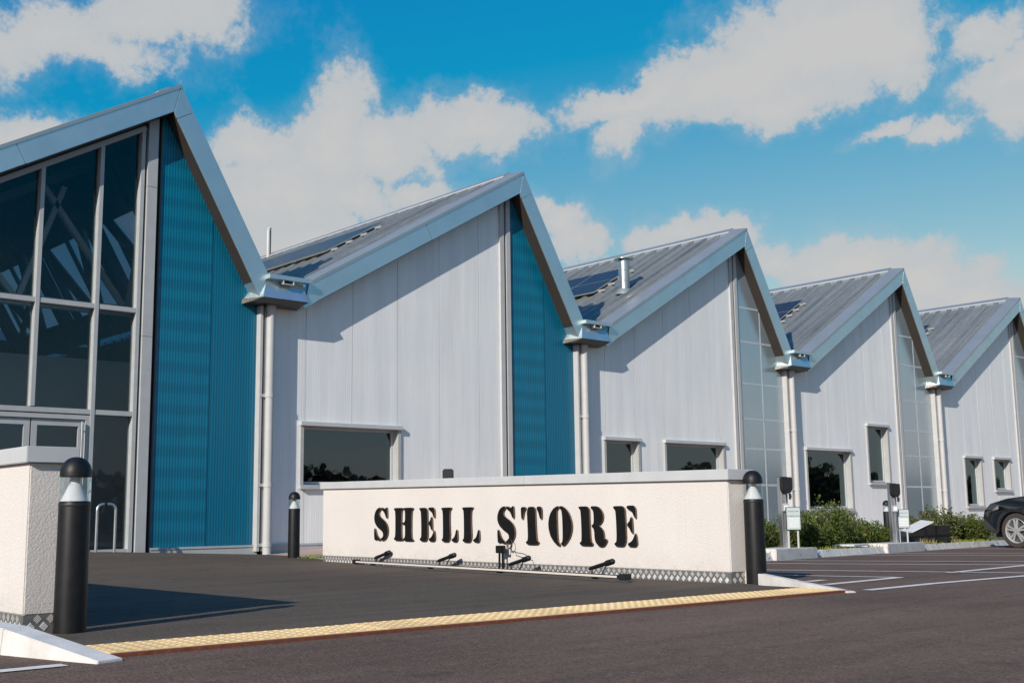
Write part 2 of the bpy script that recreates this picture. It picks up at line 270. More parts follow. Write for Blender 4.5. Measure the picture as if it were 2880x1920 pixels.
M['carpaint'] = plain('black car paint', (0.006, 0.006, 0.007), 0.16, 0, 0.05, 3, 0, 60, 0.6)
M['carpaint'].node_tree.nodes['Principled BSDF'].inputs['Coat Weight'].default_value = 1.0
M['carglass'] = plain('car glass', (0.01, 0.012, 0.013), 0.06, 0, 0.02, 3, 0, 60, 0.6)
M['tyre'] = plain('tyre rubber', (0.045, 0.038, 0.034), 0.85, 0, 0.2, 20, 0.2, 80, 0.3)
M['alloy'] = plain('alloy wheel', (0.72, 0.72, 0.72), 0.3, 0.7, 0.05, 8)
M['lamp'] = plain('headlamp cover', (0.35, 0.37, 0.38), 0.1, 0.3, 0.2, 20)
M['signface'] = plain('pale sign face', (0.47, 0.53, 0.53), 0.5, 0, 0.04, 5)
M['whiteboard'] = plain('weathered white board', (0.62, 0.62, 0.61), 0.6, 0, 0.08, 6)
M['diffuser'] = plain('light bar diffuser', (0.62, 0.57, 0.51), 0.4, 0, 0.04, 6)
def leaf_mat(name, cols, tr=0.25):
    m, n, l, p = material(name)
    oi = n.new('ShaderNodeNewGeometry'); t = ntex(n, l, 3, 4, 0.6)
    f = nmath(n, l, 'ADD', nmath(n, l, 'MULTIPLY', oi.outputs['Random Per Island'], 0.7), nmath(n, l, 'MULTIPLY', t.outputs[0], 0.35))
    l.new(ramp(n, l, f, [(i/(len(cols)-1), c) for i, c in enumerate(cols)]), p.inputs['Base Color'])
    p.inputs['Roughness'].default_value = 0.5; p.inputs['Specular IOR Level'].default_value = 0.35
    p.inputs['Transmission Weight'].default_value = 0.0
    return m
M['leaf'] = leaf_mat('shrub leaves', [(0.024, 0.046, 0.006), (0.044, 0.076, 0.008), (0.078, 0.105, 0.012), (0.12, 0.095, 0.02)])
M['leafb'] = leaf_mat('glossy shrub leaves', [(0.03, 0.045, 0.010), (0.05, 0.072, 0.016), (0.085, 0.10, 0.03), (0.16, 0.13, 0.05)])
M['grass'] = leaf_mat('grass blades', [(0.10, 0.13, 0.02), (0.16, 0.20, 0.03), (0.24, 0.24, 0.05)])
M['drygrass'] = leaf_mat('dry grass blades', [(0.22, 0.17, 0.07), (0.32, 0.25, 0.11), (0.18, 0.19, 0.05)])
M['wood'] = leaf_mat('far wood foliage', [(0.02, 0.03, 0.012), (0.04, 0.05, 0.02), (0.06, 0.065, 0.03)])
M['bark'] = plain('twig bark', (0.10, 0.07, 0.045), 0.9)

# ------------------------------------------------------------------ mesh helpers
class MB:
    def __init__(s): s.v = []; s.f = []
    def poly3(s, pts):
        b = len(s.v); s.v += [tuple(p) for p in pts]; s.f.append(tuple(range(b, b+len(pts)))); return s
    def box(s, x0, x1, y0, y1, z0, z1):
        b = len(s.v); s.v += [(x0, y0, z0), (x1, y0, z0), (x1, y1, z0), (x0, y1, z0), (x0, y0, z1), (x1, y0, z1), (x1, y1, z1), (x0, y1, z1)]
        s.f += [tuple(b+i for i in q) for q in ((0, 3, 2, 1), (4, 5, 6, 7), (0, 1, 5, 4), (1, 2, 6, 5), (2, 3, 7, 6), (3, 0, 4, 7))]; return s
    def hexa(s, p):      # eight corners: bottom ring then top ring
        b = len(s.v); s.v += [tuple(q) for q in p]
        s.f += [tuple(b+i for i in q) for q in ((0, 3, 2, 1), (4, 5, 6, 7), (0, 1, 5, 4), (1, 2, 6, 5), (2, 3, 7, 6), (3, 0, 4, 7))]; return s
    def prism(s, poly, fa, fb):   # poly of 2-d points, two maps to 3-d
        n = len(poly); b = len(s.v); s.v += [tuple(fa(*p)) for p in poly]+[tuple(fb(*p)) for p in poly]
        s.f.append(tuple(range(b, b+n))); s.f.append(tuple(range(b+2*n-1, b+n-1, -1)))
        s.f += [(b+i, b+n+i, b+n+(i+1) % n, b+(i+1) % n) for i in range(n)]; return s
    def xz(s, poly, y0, y1): return s.prism(poly, lambda x, z: (x, y0, z), lambda x, z: (x, y1, z))
    def xy(s, poly, z0, z1): return s.prism(poly, lambda x, y: (x, y, z0), lambda x, y: (x, y, z1))
    def bar(s, a, c, w, h, up=(0, 0, 1)):   # a rectangular bar between two points
        a = Vector(a); c = Vector(c); d = (c-a).normalized(); u = Vector(up); sd_ = d.cross(u)
        if sd_.length < 1e-4: sd_ = d.cross(Vector((1, 0, 0)))
        sd_.normalize(); u = sd_.cross(d)
        q = lambda p: [p-sd_*w/2-u*h/2, p+sd_*w/2-u*h/2, p+sd_*w/2+u*h/2, p-sd_*w/2+u*h/2]
        return s.hexa(q(a)+q(c))
    def tube(s, pts, r, seg=10, cap=True):
        pts = [Vector(p) for p in pts]; b = len(s.v); rr = r if isinstance(r, (list, tuple)) else [r]*len(pts)
        side = None
        for i, p in enumerate(pts):
            d = (pts[min(i+1, len(pts)-1)]-pts[max(i-1, 0)]).normalized()
            if side is None: side = d.orthogonal().normalized()
            side = (side-d*side.dot(d)).normalized(); up = d.cross(side)
            for k in range(seg):
                a = 2*math.pi*k/seg; s.v.append(tuple(p+(side*math.cos(a)+up*math.sin(a))*rr[i]))
        for i in range(len(pts)-1):
            for k in range(seg):
                s.f.append((b+i*seg+k, b+i*seg+(k+1) % seg, b+(i+1)*seg+(k+1) % seg, b+(i+1)*seg+k))
        if cap:
            s.f.append(tuple(range(b+seg-1, b-1, -1))); e = b+(len(pts)-1)*seg; s.f.append(tuple(range(e, e+seg)))
        return s
    def lathe(s, prof, c=(0, 0, 0), seg=28, axis='z', cap=True):
        b = len(s.v)
        for r, h in prof:
            for k in range(seg):
                a = 2*math.pi*k/seg; p = (r*math.cos(a), r*math.sin(a), h)
                if axis == 'x': p = (h, r*math.cos(a), r*math.sin(a))
                s.v.append((p[0]+c[0], p[1]+c[1], p[2]+c[2]))
        for i in range(len(prof)-1):
            for k in range(seg):
                s.f.append((b+i*seg+k, b+i*seg+(k+1) % seg, b+(i+1)*seg+(k+1) % seg, b+(i+1)*seg+k))
        if not cap: return s
        if prof[0][0] > 1e-4: s.f.append(tuple(range(b+seg-1, b-1, -1)))
        if prof[-1][0] > 1e-4: e = b+(len(prof)-1)*seg; s.f.append(tuple(range(e, e+seg)))
        return s
    def build(s, name, mat, parent=None, off=(0, 0, 0), smooth=False, bevel=0.0, clean=True):
        me = bpy.data.meshes.new(name); me.from_pydata([(x-off[0], y-off[1], z-off[2]) for x, y, z in s.v], [], s.f)
        if clean:
            bm = bmesh.new(); bm.from_mesh(me); bmesh.ops.remove_doubles(bm, verts=bm.verts, dist=1e-5)
            bmesh.ops.recalc_face_normals(bm, faces=bm.faces)
            if bevel: bmesh.ops.bevel(bm, geom=[e for e in bm.edges if e.calc_face_angle(0) > 0.6], offset=bevel, segments=2, affect='EDGES', clamp_overlap=True)
            bm.to_mesh(me); bm.free()
        if smooth:
            me.polygons.foreach_set('use_smooth', [True]*len(me.polygons))
            try: me.set_sharp_from_angle(angle=R(38))
            except Exception: pass
        me.materials.append(M[mat]); me.update()
        o = bpy.data.objects.new(name, me); COL.objects.link(o)
        if parent: o.parent = parent
        return o
def tag(o, label=None, cat=None, group=None, kind=None):
    for k, v in (('label', label), ('category', cat), ('group', group), ('kind', kind)):
        if v: o[k] = v
    return o
def thing(name, label, cat, loc=(0, 0, 0), rz=0, group=None):
    o = bpy.data.objects.new(name, None); COL.objects.link(o); o.location = loc; o.rotation_euler = (0, 0, rz); o.empty_display_size = 0.2
    return tag(o, label, cat, group)
def copy_tree(o, parent=None):
    c = o.copy(); COL.objects.link(c); c.parent = parent
    for ch in list(o.children): copy_tree(ch, c)
    return c
def chaikin(p, it=2):
    for _ in range(it):
        q = []
        for i in range(len(p)):
            a, b = p[i], p[(i+1) % len(p)]
            q += [(a[0]*.78+b[0]*.22, a[1]*.78+b[1]*.22), (a[0]*.22+b[0]*.78, a[1]*.22+b[1]*.78)]
        p = q
    return p
def smooth01(t): t = max(0.0, min(1.0, t)); return t*t*(3-2*t)

# ------------------------------------------------------------------ ground
YF, YW = 20.11, 20.46            # fascia plane, wall plane
X0, P = 9.62, 9.0                # first gable peak and bay width
def zroad(x, y): return -0.015-0.0115*max(0.0, min(x, 45)-9.5)
def zfore(x, y): return smooth01((y-11)/8.5)*max(-0.09, min(0.12, 0.1-0.047*(x-8.2)))
def kerb_y(x): return 10.1+0.1925*(x-13.86) if x < 18.6 else 11.01+0.19*(x-18.6)
def zbed(x, y):
    yk = kerb_y(x)+0.13; t = smooth01((y-yk)/(YW-yk)) if YW > yk else 1
    return (zroad(x, y)+0.105)*(1-t)+0.02*t
def grid(name, xs, ys, fz, mat, inside=lambda x, y: True):
    m = MB(); idx = {}
    for i, x in enumerate(xs):
        for j, y in enumerate(ys): idx[i, j] = len(m.v); m.v.append((x, y, fz(x, y)))
    for i in range(len(xs)-1):
        for j in range(len(ys)-1):
            if inside((xs[i]+xs[i+1])/2, (ys[j]+ys[j+1])/2): m.f.append((idx[i, j], idx[i+1, j], idx[i+1, j+1], idx[i, j+1]))
    o = m.build(name, mat, clean=False); return tag(o, kind='structure')
def frange(a, b, n): return [a+(b-a)*i/n for i in range(n+1)]
m = MB(); m.poly3([(-2500, -2500, -0.75), (2500, -2500, -0.75), (2500, 2500, -0.75), (-2500, 2500, -0.75)])
tag(m.build('ground', 'land'), kind='structure')
road = grid('road', [-60, -20, 0, 5, 9.5]+frange(10.5, 60, 50), [-40, -10, 0, 4, 8, 12, 16], zroad, 'road')
# forecourt of dark asphalt between the two low walls
fc = MB(); NX, NY = 24, 34
FL = lambda y: 2.24 if y < 6.8 else -14.0 if y > 15.5 else 2.24-0.0*(y-6.8)
FR = lambda y: 8.6+0.0775*(y-6.6)+0.2 if y < 14.5 else 12.2
ys = frange(6.02, 20.6, NY)
for j in range(NY+1):
    y = ys[j]
    a = 2.35 if y < 6.5 else 2.24; b = 8.52+(y-6.02)*0.13 if y < 6.7 else FR(y) if y < 14.4 else 9.75+(y-14.9)*0.40
    if y > 15: a = -14
    yl = y+(0.06-0.052*0)*0
    for i in range(NX+1):
        x = a+(b-a)*i/NX; yy = y-(0.052*(x-2.4) if j == 0 else 0.052*(x-2.4)*max(0, 1-j/3))
        fc.v.append((x, yy, zfore(x, yy)))
for j in range(NY):
    for i in range(NX): k = j*(NX+1)+i; fc.f.append((k, k+1, k+NX+2, k+NX+1))
tag(fc.build('forecourt', 'paving', clean=False), kind='structure')
# planting bed behind the car park kerb
bx = frange(13.2, 60, 64); bd = MB(); NB = 18
for i, x in enumerate(bx):
    y0 = kerb_y(x)+0.1
    for j in range(NB+1):
        y = y0+(20.5-y0)*j/NB; bd.v.append((x, y, zbed(x, y)+0.02*mnoise.noise((x*1.3, y*1.3, 0)) if 0 < j < NB else zbed(x, y)))
for i in range(len(bx)-1):
    for j in range(NB): k = i*(NB+1)+j; bd.f.append((k, k+1, k+NB+2, k+NB+1))
tag(bd.build('planting_bed', 'soil', clean=False), kind='structure')
bk2 = MB(); NB2 = 12                      # strip of bed behind the sign wall
for j in range(NB2+1):
    y = 9.3+(20.5-9.3)*j/NB2; xa = 9.05+0.0777*(y-9.3)+0.12 if y < 14.4 else 9.6+(y-14.9)*0.40
    for i in range(7):
        x = xa+(13.25-xa)*i/6; bk2.v.append((x, max(y, kerb_y(x)+0.1), zfore(x, y)*(1-i/6)+zbed(13.2, y)*(i/6)+0.004))
for j in range(NB2):
    for i in range(6): k = j*7+i; bk2.f.append((k, k+1, k+8, k+7))
tag(bk2.build('gravel_strip', 'gravel', clean=False), kind='structure')
gs = MB()
for i in range(58):
    x0 = 13.2+i*0.8; x1 = x0+0.8; z = lambda x, y: zbed(x, y)+0.03
    gs.poly3([(x0, 17.6, z(x0, 17.6)), (x1, 17.6, z(x1, 17.6)), (x1, 20.5, z(x1, 20.5)+0.03), (x0, 20.5, z(x0, 20.5)+0.03)])
tag(gs.build('gravel_strip', 'gravel', clean=False), kind='structure')

# painted lines
def line(a, b, w=0.1):
    a = Vector((*a, 0)); b = Vector((*b, 0)); n = max(1, int((b-a).length)); s_ = (b-a).normalized().cross(Vector((0, 0, 1)))*w/2
    m = MB()
    for i in range(n):
        p, q = a+(b-a)*i/n, a+(b-a)*(i+1)/n
        m.poly3([(v.x, v.y, zroad(v.x, v.y)+0.005) for v in (p-s_, p+s_, q+s_, q-s_)])
    tag(m.build('painted_line', 'paint', clean=False), kind='structure')
for a, b in [((8.72, 5.30), (14.6, 5.52)), ((9.15, 5.98), (10.75, 6.16)), ((9.95, 8.9), (10.75, 6.13)), ((9.45, 6.37), (9.78, 6.41)), ((10.9, 9.4), (12.7, 5.45)),
             ((12.10, 6.34), (15.6, 6.8)), ((12.95, 9.9), (15.6, 5.5)), ((14.3, 10.1), (17.2, 5.5)), ((17.45, 10.85), (20.5, 6.4)), ((18.6, 11.0), (22.4, 6.9)), ((22.7, 11.75), (25.6, 7.2))]:
    line(a, b)
line((-3.0, 5.43), (2.13, 5.47), 0.1)

# kerbs: stones with open joints, every stone a piece of its kerb
def kerb(pts, h0, h1, w=0.14, L_=0.915, base=-0.08, zf=zroad, taper=None):
    root = bpy.data.objects.new('kerb', None); COL.objects.link(root); tag(root, kind='structure')
    pts = [Vector((*p, 0)) for p in pts]; segs = [(pts[i], pts[i+1]) for i in range(len(pts)-1)]
    tot = sum((b-a).length for a, b in segs); run = 0
    for a, b in segs:
        ln = (b-a).length; d = (b-a)/ln; nrm = Vector((-d.y, d.x, 0)); n = max(1, round(ln/L_))
        for i in range(n):
            s0, s1 = ln*i/n+0.0008, ln*(i+1)/n-0.0008; p, q = a+d*s0, a+d*s1
            ha = h0+(h1-h0)*(run+s0)/tot; hb = h0+(h1-h0)*(run+s1)/tot
            jz = random.uniform(-0.002, 0.003)
            k = MB(); ring = lambda zz: [(p.x, p.y, zz(p, 0)), (q.x, q.y, zz(q, 1)), ((q+nrm*w).x, (q+nrm*w).y, zz(q, 1)), ((p+nrm*w).x, (p+nrm*w).y, zz(p, 0))]
            bat = nrm*(0.075 if w > 0 else -0.02); r0 = ring(lambda v, e: zf(v.x, v.y)+base); r1 = ring(lambda v, e: zf(v.x, v.y)+(hb if e else ha)+jz)
            for e in (0, 1): r1[e] = (r1[e][0]+bat.x, r1[e][1]+bat.y, r1[e][2])
            k.hexa(r0+r1)
            k.build('kerb_stone', 'concrete', root, bevel=0.004)
        run += ln
    return root
KX = [9.25, 11.5, 13.86, 16.2, 18.6, 22.4, 26, 34, 45]
kerb([(x, kerb_y(x)) for x in KX], 0.115, 0.115)
kerb([(8.98, 6.62), (9.28, 9.2)][::-1], 0.12, 0.12)
kerb([(8.98, 6.60), (8.52, 5.22)][::-1], 0.012, 0.12, w=0.15)
kerb([(2.24, 5.40), (2.06, 6.15)], 0.012, 0.125, w=-0.16)
kerb([(2.06, 6.158), (2.02, 9.8)], 0.125, 0.125, w=-0.16)
# raised plinths on the kerb for the charging posts
def plinth(x0, x1):
    y0, y1 = kerb_y(x0)-0.02, kerb_y(x1)-0.02; m = MB()
    m.hexa([(x0, y0, zroad(x0, 0)-.1), (x1, y1, zroad(x1, 0)-.1), (x1-.1, y1+.55, zroad(x1, 0)-.1), (x0-.1, y0+.55, zroad(x0, 0)-.1),
            (x0, y0, zroad(x0, 0)+.165), (x1, y1, zroad(x1, 0)+.165), (x1-.1, y1+.55, zroad(x1, 0)+.165), (x0-.1, y0+.55, zroad(x0, 0)+.165)])
    tag(m.build('concrete_plinth', 'concrete', bevel=0.01), kind='structure')
plinth(14.34, 15.84); plinth(18.95, 20.95)

# tactile paving: buff blister slabs, with a red edging course in front
tr_ = bpy.data.objects.new('tactile_paving', None); COL.objects.link(tr_); tag(tr_, kind='structure'); tr_.location = (2.42, 5.64, 0); tr_.rotation_euler = (0, 0, -0.0475)
sl = MB(); sl.box(0.002, 0.398, 0, 0.42, -0.06, 0.006)
for i in range(6):
    for j in range(6):
        cx, cy = 0.033+i*0.0667, 0.035+j*0.07; b = len(sl.v)
        for r_, h_ in ((0.019, 0.006), (0.012, 0.0095)):
            sl.v += [(cx+r_*math.cos(a*math.pi/4), cy+r_*math.sin(a*math.pi/4), h_) for a in range(8)]
        sl.f += [(b+k, b+(k+1) % 8, b+8+(k+1) % 8, b+8+k) for k in range(8)]+[tuple(b+8+k for k in range(8))]
so = sl.build('tactile_slab', 'tactile', tr_, clean=False)
for i in range(1, 15):
    c = so.copy(); COL.objects.link(c); c.parent = tr_; c.location = (i*0.402, random.uniform(-.002, .002), random.uniform(-.001, .0015))
ed = MB(); ed.box(-0.05, 6.06, -0.055, -0.004, -0.06, 0.002); ed.build('edging_strip', 'redbrick', tr_)

# ------------------------------------------------------------------ the building
BR = thing('industrial_building', 'long building of five saw-tooth gables with white and blue ribbed walls', 'building', (X0, YW, 0))
OFF = (X0, YW, 0)
def bpart(m, name, mat, parent=None, **k): return m.build(name, mat, parent or BR, off=OFF, **k)
T30, T60 = 0.58, 1.755
HP, HI = 8.95, 8.38               # outer peak, inner apex
ZV, ZB = 4.98, 4.87               # gutter bottom
DEEP = 52.0
def inner_left(u): return HI+T30*(u+0.14)
def inner_right(u): return HI-T60*(u+0.14)
def wall_top(u):                  # u relative to the peak
    return max(ZB, min(inner_left(u), inner_right(u)))+0.10
def clip_panel(xp, x0, x1, z0, extra=0.0):
    us = sorted({x0-xp, x1-xp, *[b for b in (-0.14, (ZB-HI)/T30-0.14, (HI-ZB)/T60-0.14) if x0-xp < b < x1-xp]})
    return [(x0, z0), (x1, z0)]+[(xp+u, wall_top(u)+extra) for u in reversed(us)]
WIN = [  # bay, x0, x1, z0, z1
 (1, 12.59, 15.13, 1.24, 2.57), (2, 21.58, 22.95, 1.24, 2.57), (2, 23.94, 26.55, 1.24, 2.57), (3, 30.57, 33.12, 0.64, 2.56), (3, 34.12, 35.48, 1.475, 3.44),
 (4, 40.64, 42.0, 0.68, 2.54), (4, 42.94, 44.32, 1.27, 2.54)]
def panel_cells(poly_top, x0, x1, z0, holes):
    """rectangles (with a sloping top) of one panel once the window openings are taken out"""
    xs_ = sorted({x0, x1, *[h[k] for h in holes for k in (0, 1) if x0 < h[k] < x1]}); cells = []
    for a, b in zip(xs_, xs_[1:]):
        hh = [h for h in holes if h[0] < (a+b)/2 < h[1]]
        if not hh: cells.append((a, b, z0, None))
        else:
            h = hh[0]
            if h[2] > z0+0.01: cells.append((a, b, z0, h[2]))
            cells.append((a, b, h[3], None))
    return cells
def clad(xp, x0, x1, z0, mat, name, holes=(), y0=YW, y1=YW+0.05):
    cs = panel_cells(None, x0, x1, z0, [h for h in holes if h[0] < x1 and h[1] > x0])
    whole = len({(a, b) for a, b, _, _ in cs}) == 1
    m = MB()
    for a, b, zl, zh in cs:
        poly_ = [(a, zl), (b, zl), (b, zh), (a, zh)] if zh else clip_panel(xp, a, b, zl)
        m.xz(poly_, y0, y1)
        if whole: bpart(m, name, mat); m = MB()
    if m.v: bpart(m, name, mat)
for i in range(5):
    xp = X0+P*i
    holes = [(a+0.05, b-0.05, c+0.05, d-0.05) for k, a, b, c, d in WIN if k == i]
    # white panels
    if i > 0:
        js = [xp-6.78, -5.91+xp, -4.75+xp, -3.56+xp, -2.38+xp, -1.19+xp, -0.52+xp]
        for a, b in zip(js, js[1:]): clad(xp, a+0.006, b-0.006, 0.12, 'white_poly', 'wall_panel', holes)
        tr = MB(); tr.xz(clip_panel(xp, xp-0.53, xp-0.40, 0.10), YW-0.045, YW+0.04); bpart(tr, 'corner_trim', 'lightmetal')
        tr = MB(); tr.xz(clip_panel(xp, xp-0.33, xp-0.20, 0.10), YW-0.045, YW+0.04); bpart(tr, 'corner_trim', 'lightmetal')
        tr = MB(); tr.xz(clip_panel(xp, xp-0.40, xp-0.33, 0.10), YW+0.03, YW+0.05); bpart(tr, 'shadow_gap', 'darkmetal')
    # right-hand translucent panels
    if i < 2:
        clad(xp, xp-0.19, xp+0.925, 0.12, 'blue_poly_band', 'blue_panel'); clad(xp, xp+0.955, xp+2.0, 0.12, 'blue_poly', 'blue_panel')
        jb = MB(); jb.xz(clip_panel(xp, xp+0.925, xp+0.955, 0.12), YW+0.012, YW+0.05); bpart(jb, 'panel_joint', 'blue_poly')
    else:
        clad(xp, xp-0.19, xp+0.895, 0.12, 'clear_poly', 'clear_panel'); clad(xp, xp+0.925, xp+2.0, 0.12, 'clear_poly', 'clear_panel')
        jb = MB(); jb.xz(clip_panel(xp, xp+0.885, xp+0.935, 0.12), YW-0.006, YW+0.05); bpart(jb, 'panel_joint', 'clear_rail')
        for z in (1.4, 2.45, 3.32, 4.36, 5.6, 6.62):
            xe = min(2.0, (HI-z)/T60-0.16)
            if xe > 0.0: rl = MB(); rl.box(xp-0.19, xp+xe, YW-0.004, YW+0.02, z-0.03, z+0.03); bpart(rl, 'glazing_rail', 'clear_rail')
    # sub-wall behind so that joints close, base flashing
    bk = MB()
    if i > 0:
        for a, b, zl, zh in panel_cells(None, xp-6.78, xp+2.22, 0.0, holes):
            bk.xz([(a, zl), (b, zl), (b, zh), (a, zh)] if zh else clip_panel(xp, a, b, zl), YW+0.055, YW+0.10)
    else: bk.xz(clip_panel(xp, xp-0.2, xp+2.22, -0.1), YW+0.055, YW+0.10)
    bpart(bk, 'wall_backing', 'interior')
    fl = MB(); a = xp-6.86 if i else xp-0.19
    fl.box(a, xp+2.02, YW-0.03, YW+0.05, -0.2, 0.112); fl.box(a, xp+2.02, YW-0.045, YW-0.03, 0.085, 0.125); bpart(fl, 'base_flashing', 'greymetal')
    # fascia: folded metal boxes in lengths with open joints
    def leg(pts, name='fascia_panel', mat='fascia'):
        f = MB(); f.xz(pts, YF, YW+0.14); return bpart(f, name, mat, bevel=0.006)
    g = 0.004
    oL = lambda u: HP+T30*u; iL = lambda u: inner_left(u); oR = lambda u: HP-T60*u; iR = lambda u: inner_right(u)
    # left leg, cut square to its slope: outer point u, inner point shifted along the normal
    sh = 0.205
    cuts = [-6.05, -3.05, 0.0]
    lp = [(xp-6.05, oL(-6.05)), (xp-3.05-g, oL(-3.05)), (xp-3.05+sh-g, iL(-3.05+sh)), (xp-5.85+0.03, iL(-5.82)), (xp-6.16, ZB), (xp-6.30, ZV)]
    if i == 0: lp = [(xp-6.6, oL(-6.6)), (xp-3.05-g, oL(-3.05)), (xp-3.05+sh-g, iL(-3.05+sh)), (xp-6.4, iL(-6.4))]
    leg(lp); leg([(xp-3.05+g, oL(-3.05)), (xp-0.004, HP-0.004), (xp-0.143, HI+0.0), (xp-3.05+sh+g, iL(-3.05+sh))])
    t1 = 0.28
    leg([(xp+0.004, HP-0.004), (xp+t1, oR(t1)+0.003), (xp+t1-0.35, iR(t1-0.35)+0.003), (xp-0.137, HI)])
    leg([(xp+t1+0.003, oR(t1)-0.004), (xp+1.98, oR(1.98)), (xp+1.80, ZV), (xp+1.62, iR(1.62)), (xp+t1-0.347, iR(t1-0.35)-0.004)])
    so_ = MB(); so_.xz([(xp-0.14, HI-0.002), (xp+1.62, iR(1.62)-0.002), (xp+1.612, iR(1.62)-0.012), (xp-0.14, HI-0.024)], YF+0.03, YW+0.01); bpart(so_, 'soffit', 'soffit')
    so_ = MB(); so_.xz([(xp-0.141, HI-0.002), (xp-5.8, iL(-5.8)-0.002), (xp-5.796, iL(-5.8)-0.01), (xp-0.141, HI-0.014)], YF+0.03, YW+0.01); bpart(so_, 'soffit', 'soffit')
    # gutter box between this gable and the next
    gx = xp
    gb = MB(); y_ = YF-0.10
    gb.hexa([(gx+1.81, y_, ZV), (gx+2.86, y_, ZV), (gx+3.05, YW, ZV), (gx+1.62, YW, ZV), (gx+1.95, YF+0.02, 5.36), (gx+2.80, YF+0.02, 5.36), (gx+2.9, YW, 5.36), (gx+1.9, YW, 5.36)])
    GB = bpart(gb, 'gutter_box', 'fascia', bevel=0.004)
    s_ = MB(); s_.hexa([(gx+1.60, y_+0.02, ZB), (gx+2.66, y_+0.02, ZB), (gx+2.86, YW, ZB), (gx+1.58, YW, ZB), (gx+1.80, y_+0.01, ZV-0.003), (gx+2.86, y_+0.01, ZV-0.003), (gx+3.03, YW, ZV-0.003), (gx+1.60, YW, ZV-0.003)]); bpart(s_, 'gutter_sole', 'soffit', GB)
    rm = MB(); rm.box(gx+1.93, gx+2.90, YF-0.14, YF+0.06, 5.37, 5.46); bpart(rm, 'gutter_rim', 'fascia', GB, bevel=0.004)
    sp = MB(); sp.box(gx+2.25, gx+2.5, YF-0.135, YF-0.02, 5.285, 5.30); sp.box(gx+2.25, gx+2.265, YF-0.135, YF-0.02, 5.30, 5.36); sp.box(gx+2.485, gx+2.5, YF-0.135, YF-0.02, 5.30, 5.36); bpart(sp, 'overflow_spout', 'lightmetal', GB)
    dk = MB(); dk.box(gx+2.27, gx+2.48, YF-0.075, YF-0.065, 5.302, 5.36); bpart(dk, 'spout_mouth', 'blackplastic', GB)
    ed_ = MB(); ed_.bar((gx+2.905, YF-0.004, 5.37), (gx+2.80, YF-0.03, 4.95), 0.02, 0.02); bpart(ed_, 'gutter_edge', 'soffit', GB)
    # downpipe with its square rail and clips
    px, py = xp+2.14, YW-0.20
    dp = MB(); dp.tube([(px, py, 4.88), (px, py, -0.12)], 0.085, 18); DP = bpart(dp, 'downpipe', 'lightmetal', smooth=True)
    cl = MB(); cl.tube([(px, py, 4.90), (px, py, 4.74)], 0.098, 18); bpart(cl, 'pipe_collar', 'lightmetal', DP, smooth=True)
    for zc in (3.05, 1.28, 0.12):
        cl = MB(); cl.tube([(px, py, zc-0.04), (px, py, zc+0.04)], 0.096, 18); cl.box(px-0.2, px, py+0.03, py+0.07, zc-0.03, zc+0.03); bpart(cl, 'pipe_bracket', 'lightmetal', DP, smooth=True)
    rl = MB(); rl.box(px-0.205, px-0.15, YW-0.16, YW+0.03, 0.0, 4.86); bpart(rl, 'pipe_rail', 'lightmetal', DP)
    fin = MB(); fin.box(px-0.10, px+0.02, YW-0.13, YW+0.03, 0.0, 4.86); bpart(fin, 'pipe_channel', 'greymetal', DP)
    # roof: ribbed long slope, flat verge, ridge flashing with fillers
    rf = MB(); nx_, nz_ = -0.5015, 0.865
    def rp(d, y, h): return (xp-d*0.865+nx_*h, y, HP-d*0.5015+nz_*h)
    prof = []; y = YF+0.42
    while y < DEEP: prof += [(y, 0.0), (y+0.15, 0.0), (y+0.165, 0.012), (y+0.19, 0.012), (y+0.205, 0.0), (y+0.36, 0.0), (y+0.385, 0.06), (y+0.475, 0.06)]; y += 0.5
    b0 = 0
    for (ya, ha), (yb, hb) in zip(prof, prof[1:]):
        rf.poly3([rp(0.05, ya, ha+0.01), rp(0.05, yb, hb+0.01), rp(7.65, yb, hb+0.01), rp(7.65, ya, ha+0.01)])
    RF = bpart(rf, 'roof_sheet', 'roof')
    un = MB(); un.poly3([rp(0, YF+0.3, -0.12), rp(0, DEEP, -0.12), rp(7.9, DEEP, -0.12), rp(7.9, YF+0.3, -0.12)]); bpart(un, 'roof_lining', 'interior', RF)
    vg = MB(); vg.hexa([rp(0.0, YF-0.012, -0.05), rp(0.0, YF+0.46, -0.05), rp(6.95, YF+0.46, -0.05), rp(6.95, YF-0.012, -0.05), rp(0.0, YF-0.012, 0.012), rp(0.0, YF+0.46, 0.07), rp(6.95, YF+0.46, 0.07), rp(6.95, YF-0.012, 0.012)]); bpart(vg, 'verge_flashing', 'ridge', RF)
    rd = MB(); rd.hexa([rp(0.0, YF+0.462, 0.072), rp(0.0, DEEP, 0.072), rp(0.24, DEEP, 0.072), rp(0.24, YF+0.462, 0.072), rp(-0.03, YF+0.462, 0.10), rp(-0.03, DEEP, 0.10), rp(0.24, DEEP, 0.10), rp(0.24, YF+0.462, 0.10)])
    RD = bpart(rd, 'ridge_flashing', 'ridge', RF)
    lp2 = MB(); lp2.hexa([rp(0.241, YF+0.462, 0.068), rp(0.241, DEEP, 0.068), rp(0.30, DEEP, 0.066), rp(0.30, YF+0.462, 0.066), rp(0.241, YF+0.462, 0.09), rp(0.241, DEEP, 0.09), rp(0.30, DEEP, 0.072), rp(0.30, YF+0.462, 0.072)]); bpart(lp2, 'ridge_lip', 'lightmetal', RF)
    y = YF+0.42; k = 0; FM = None
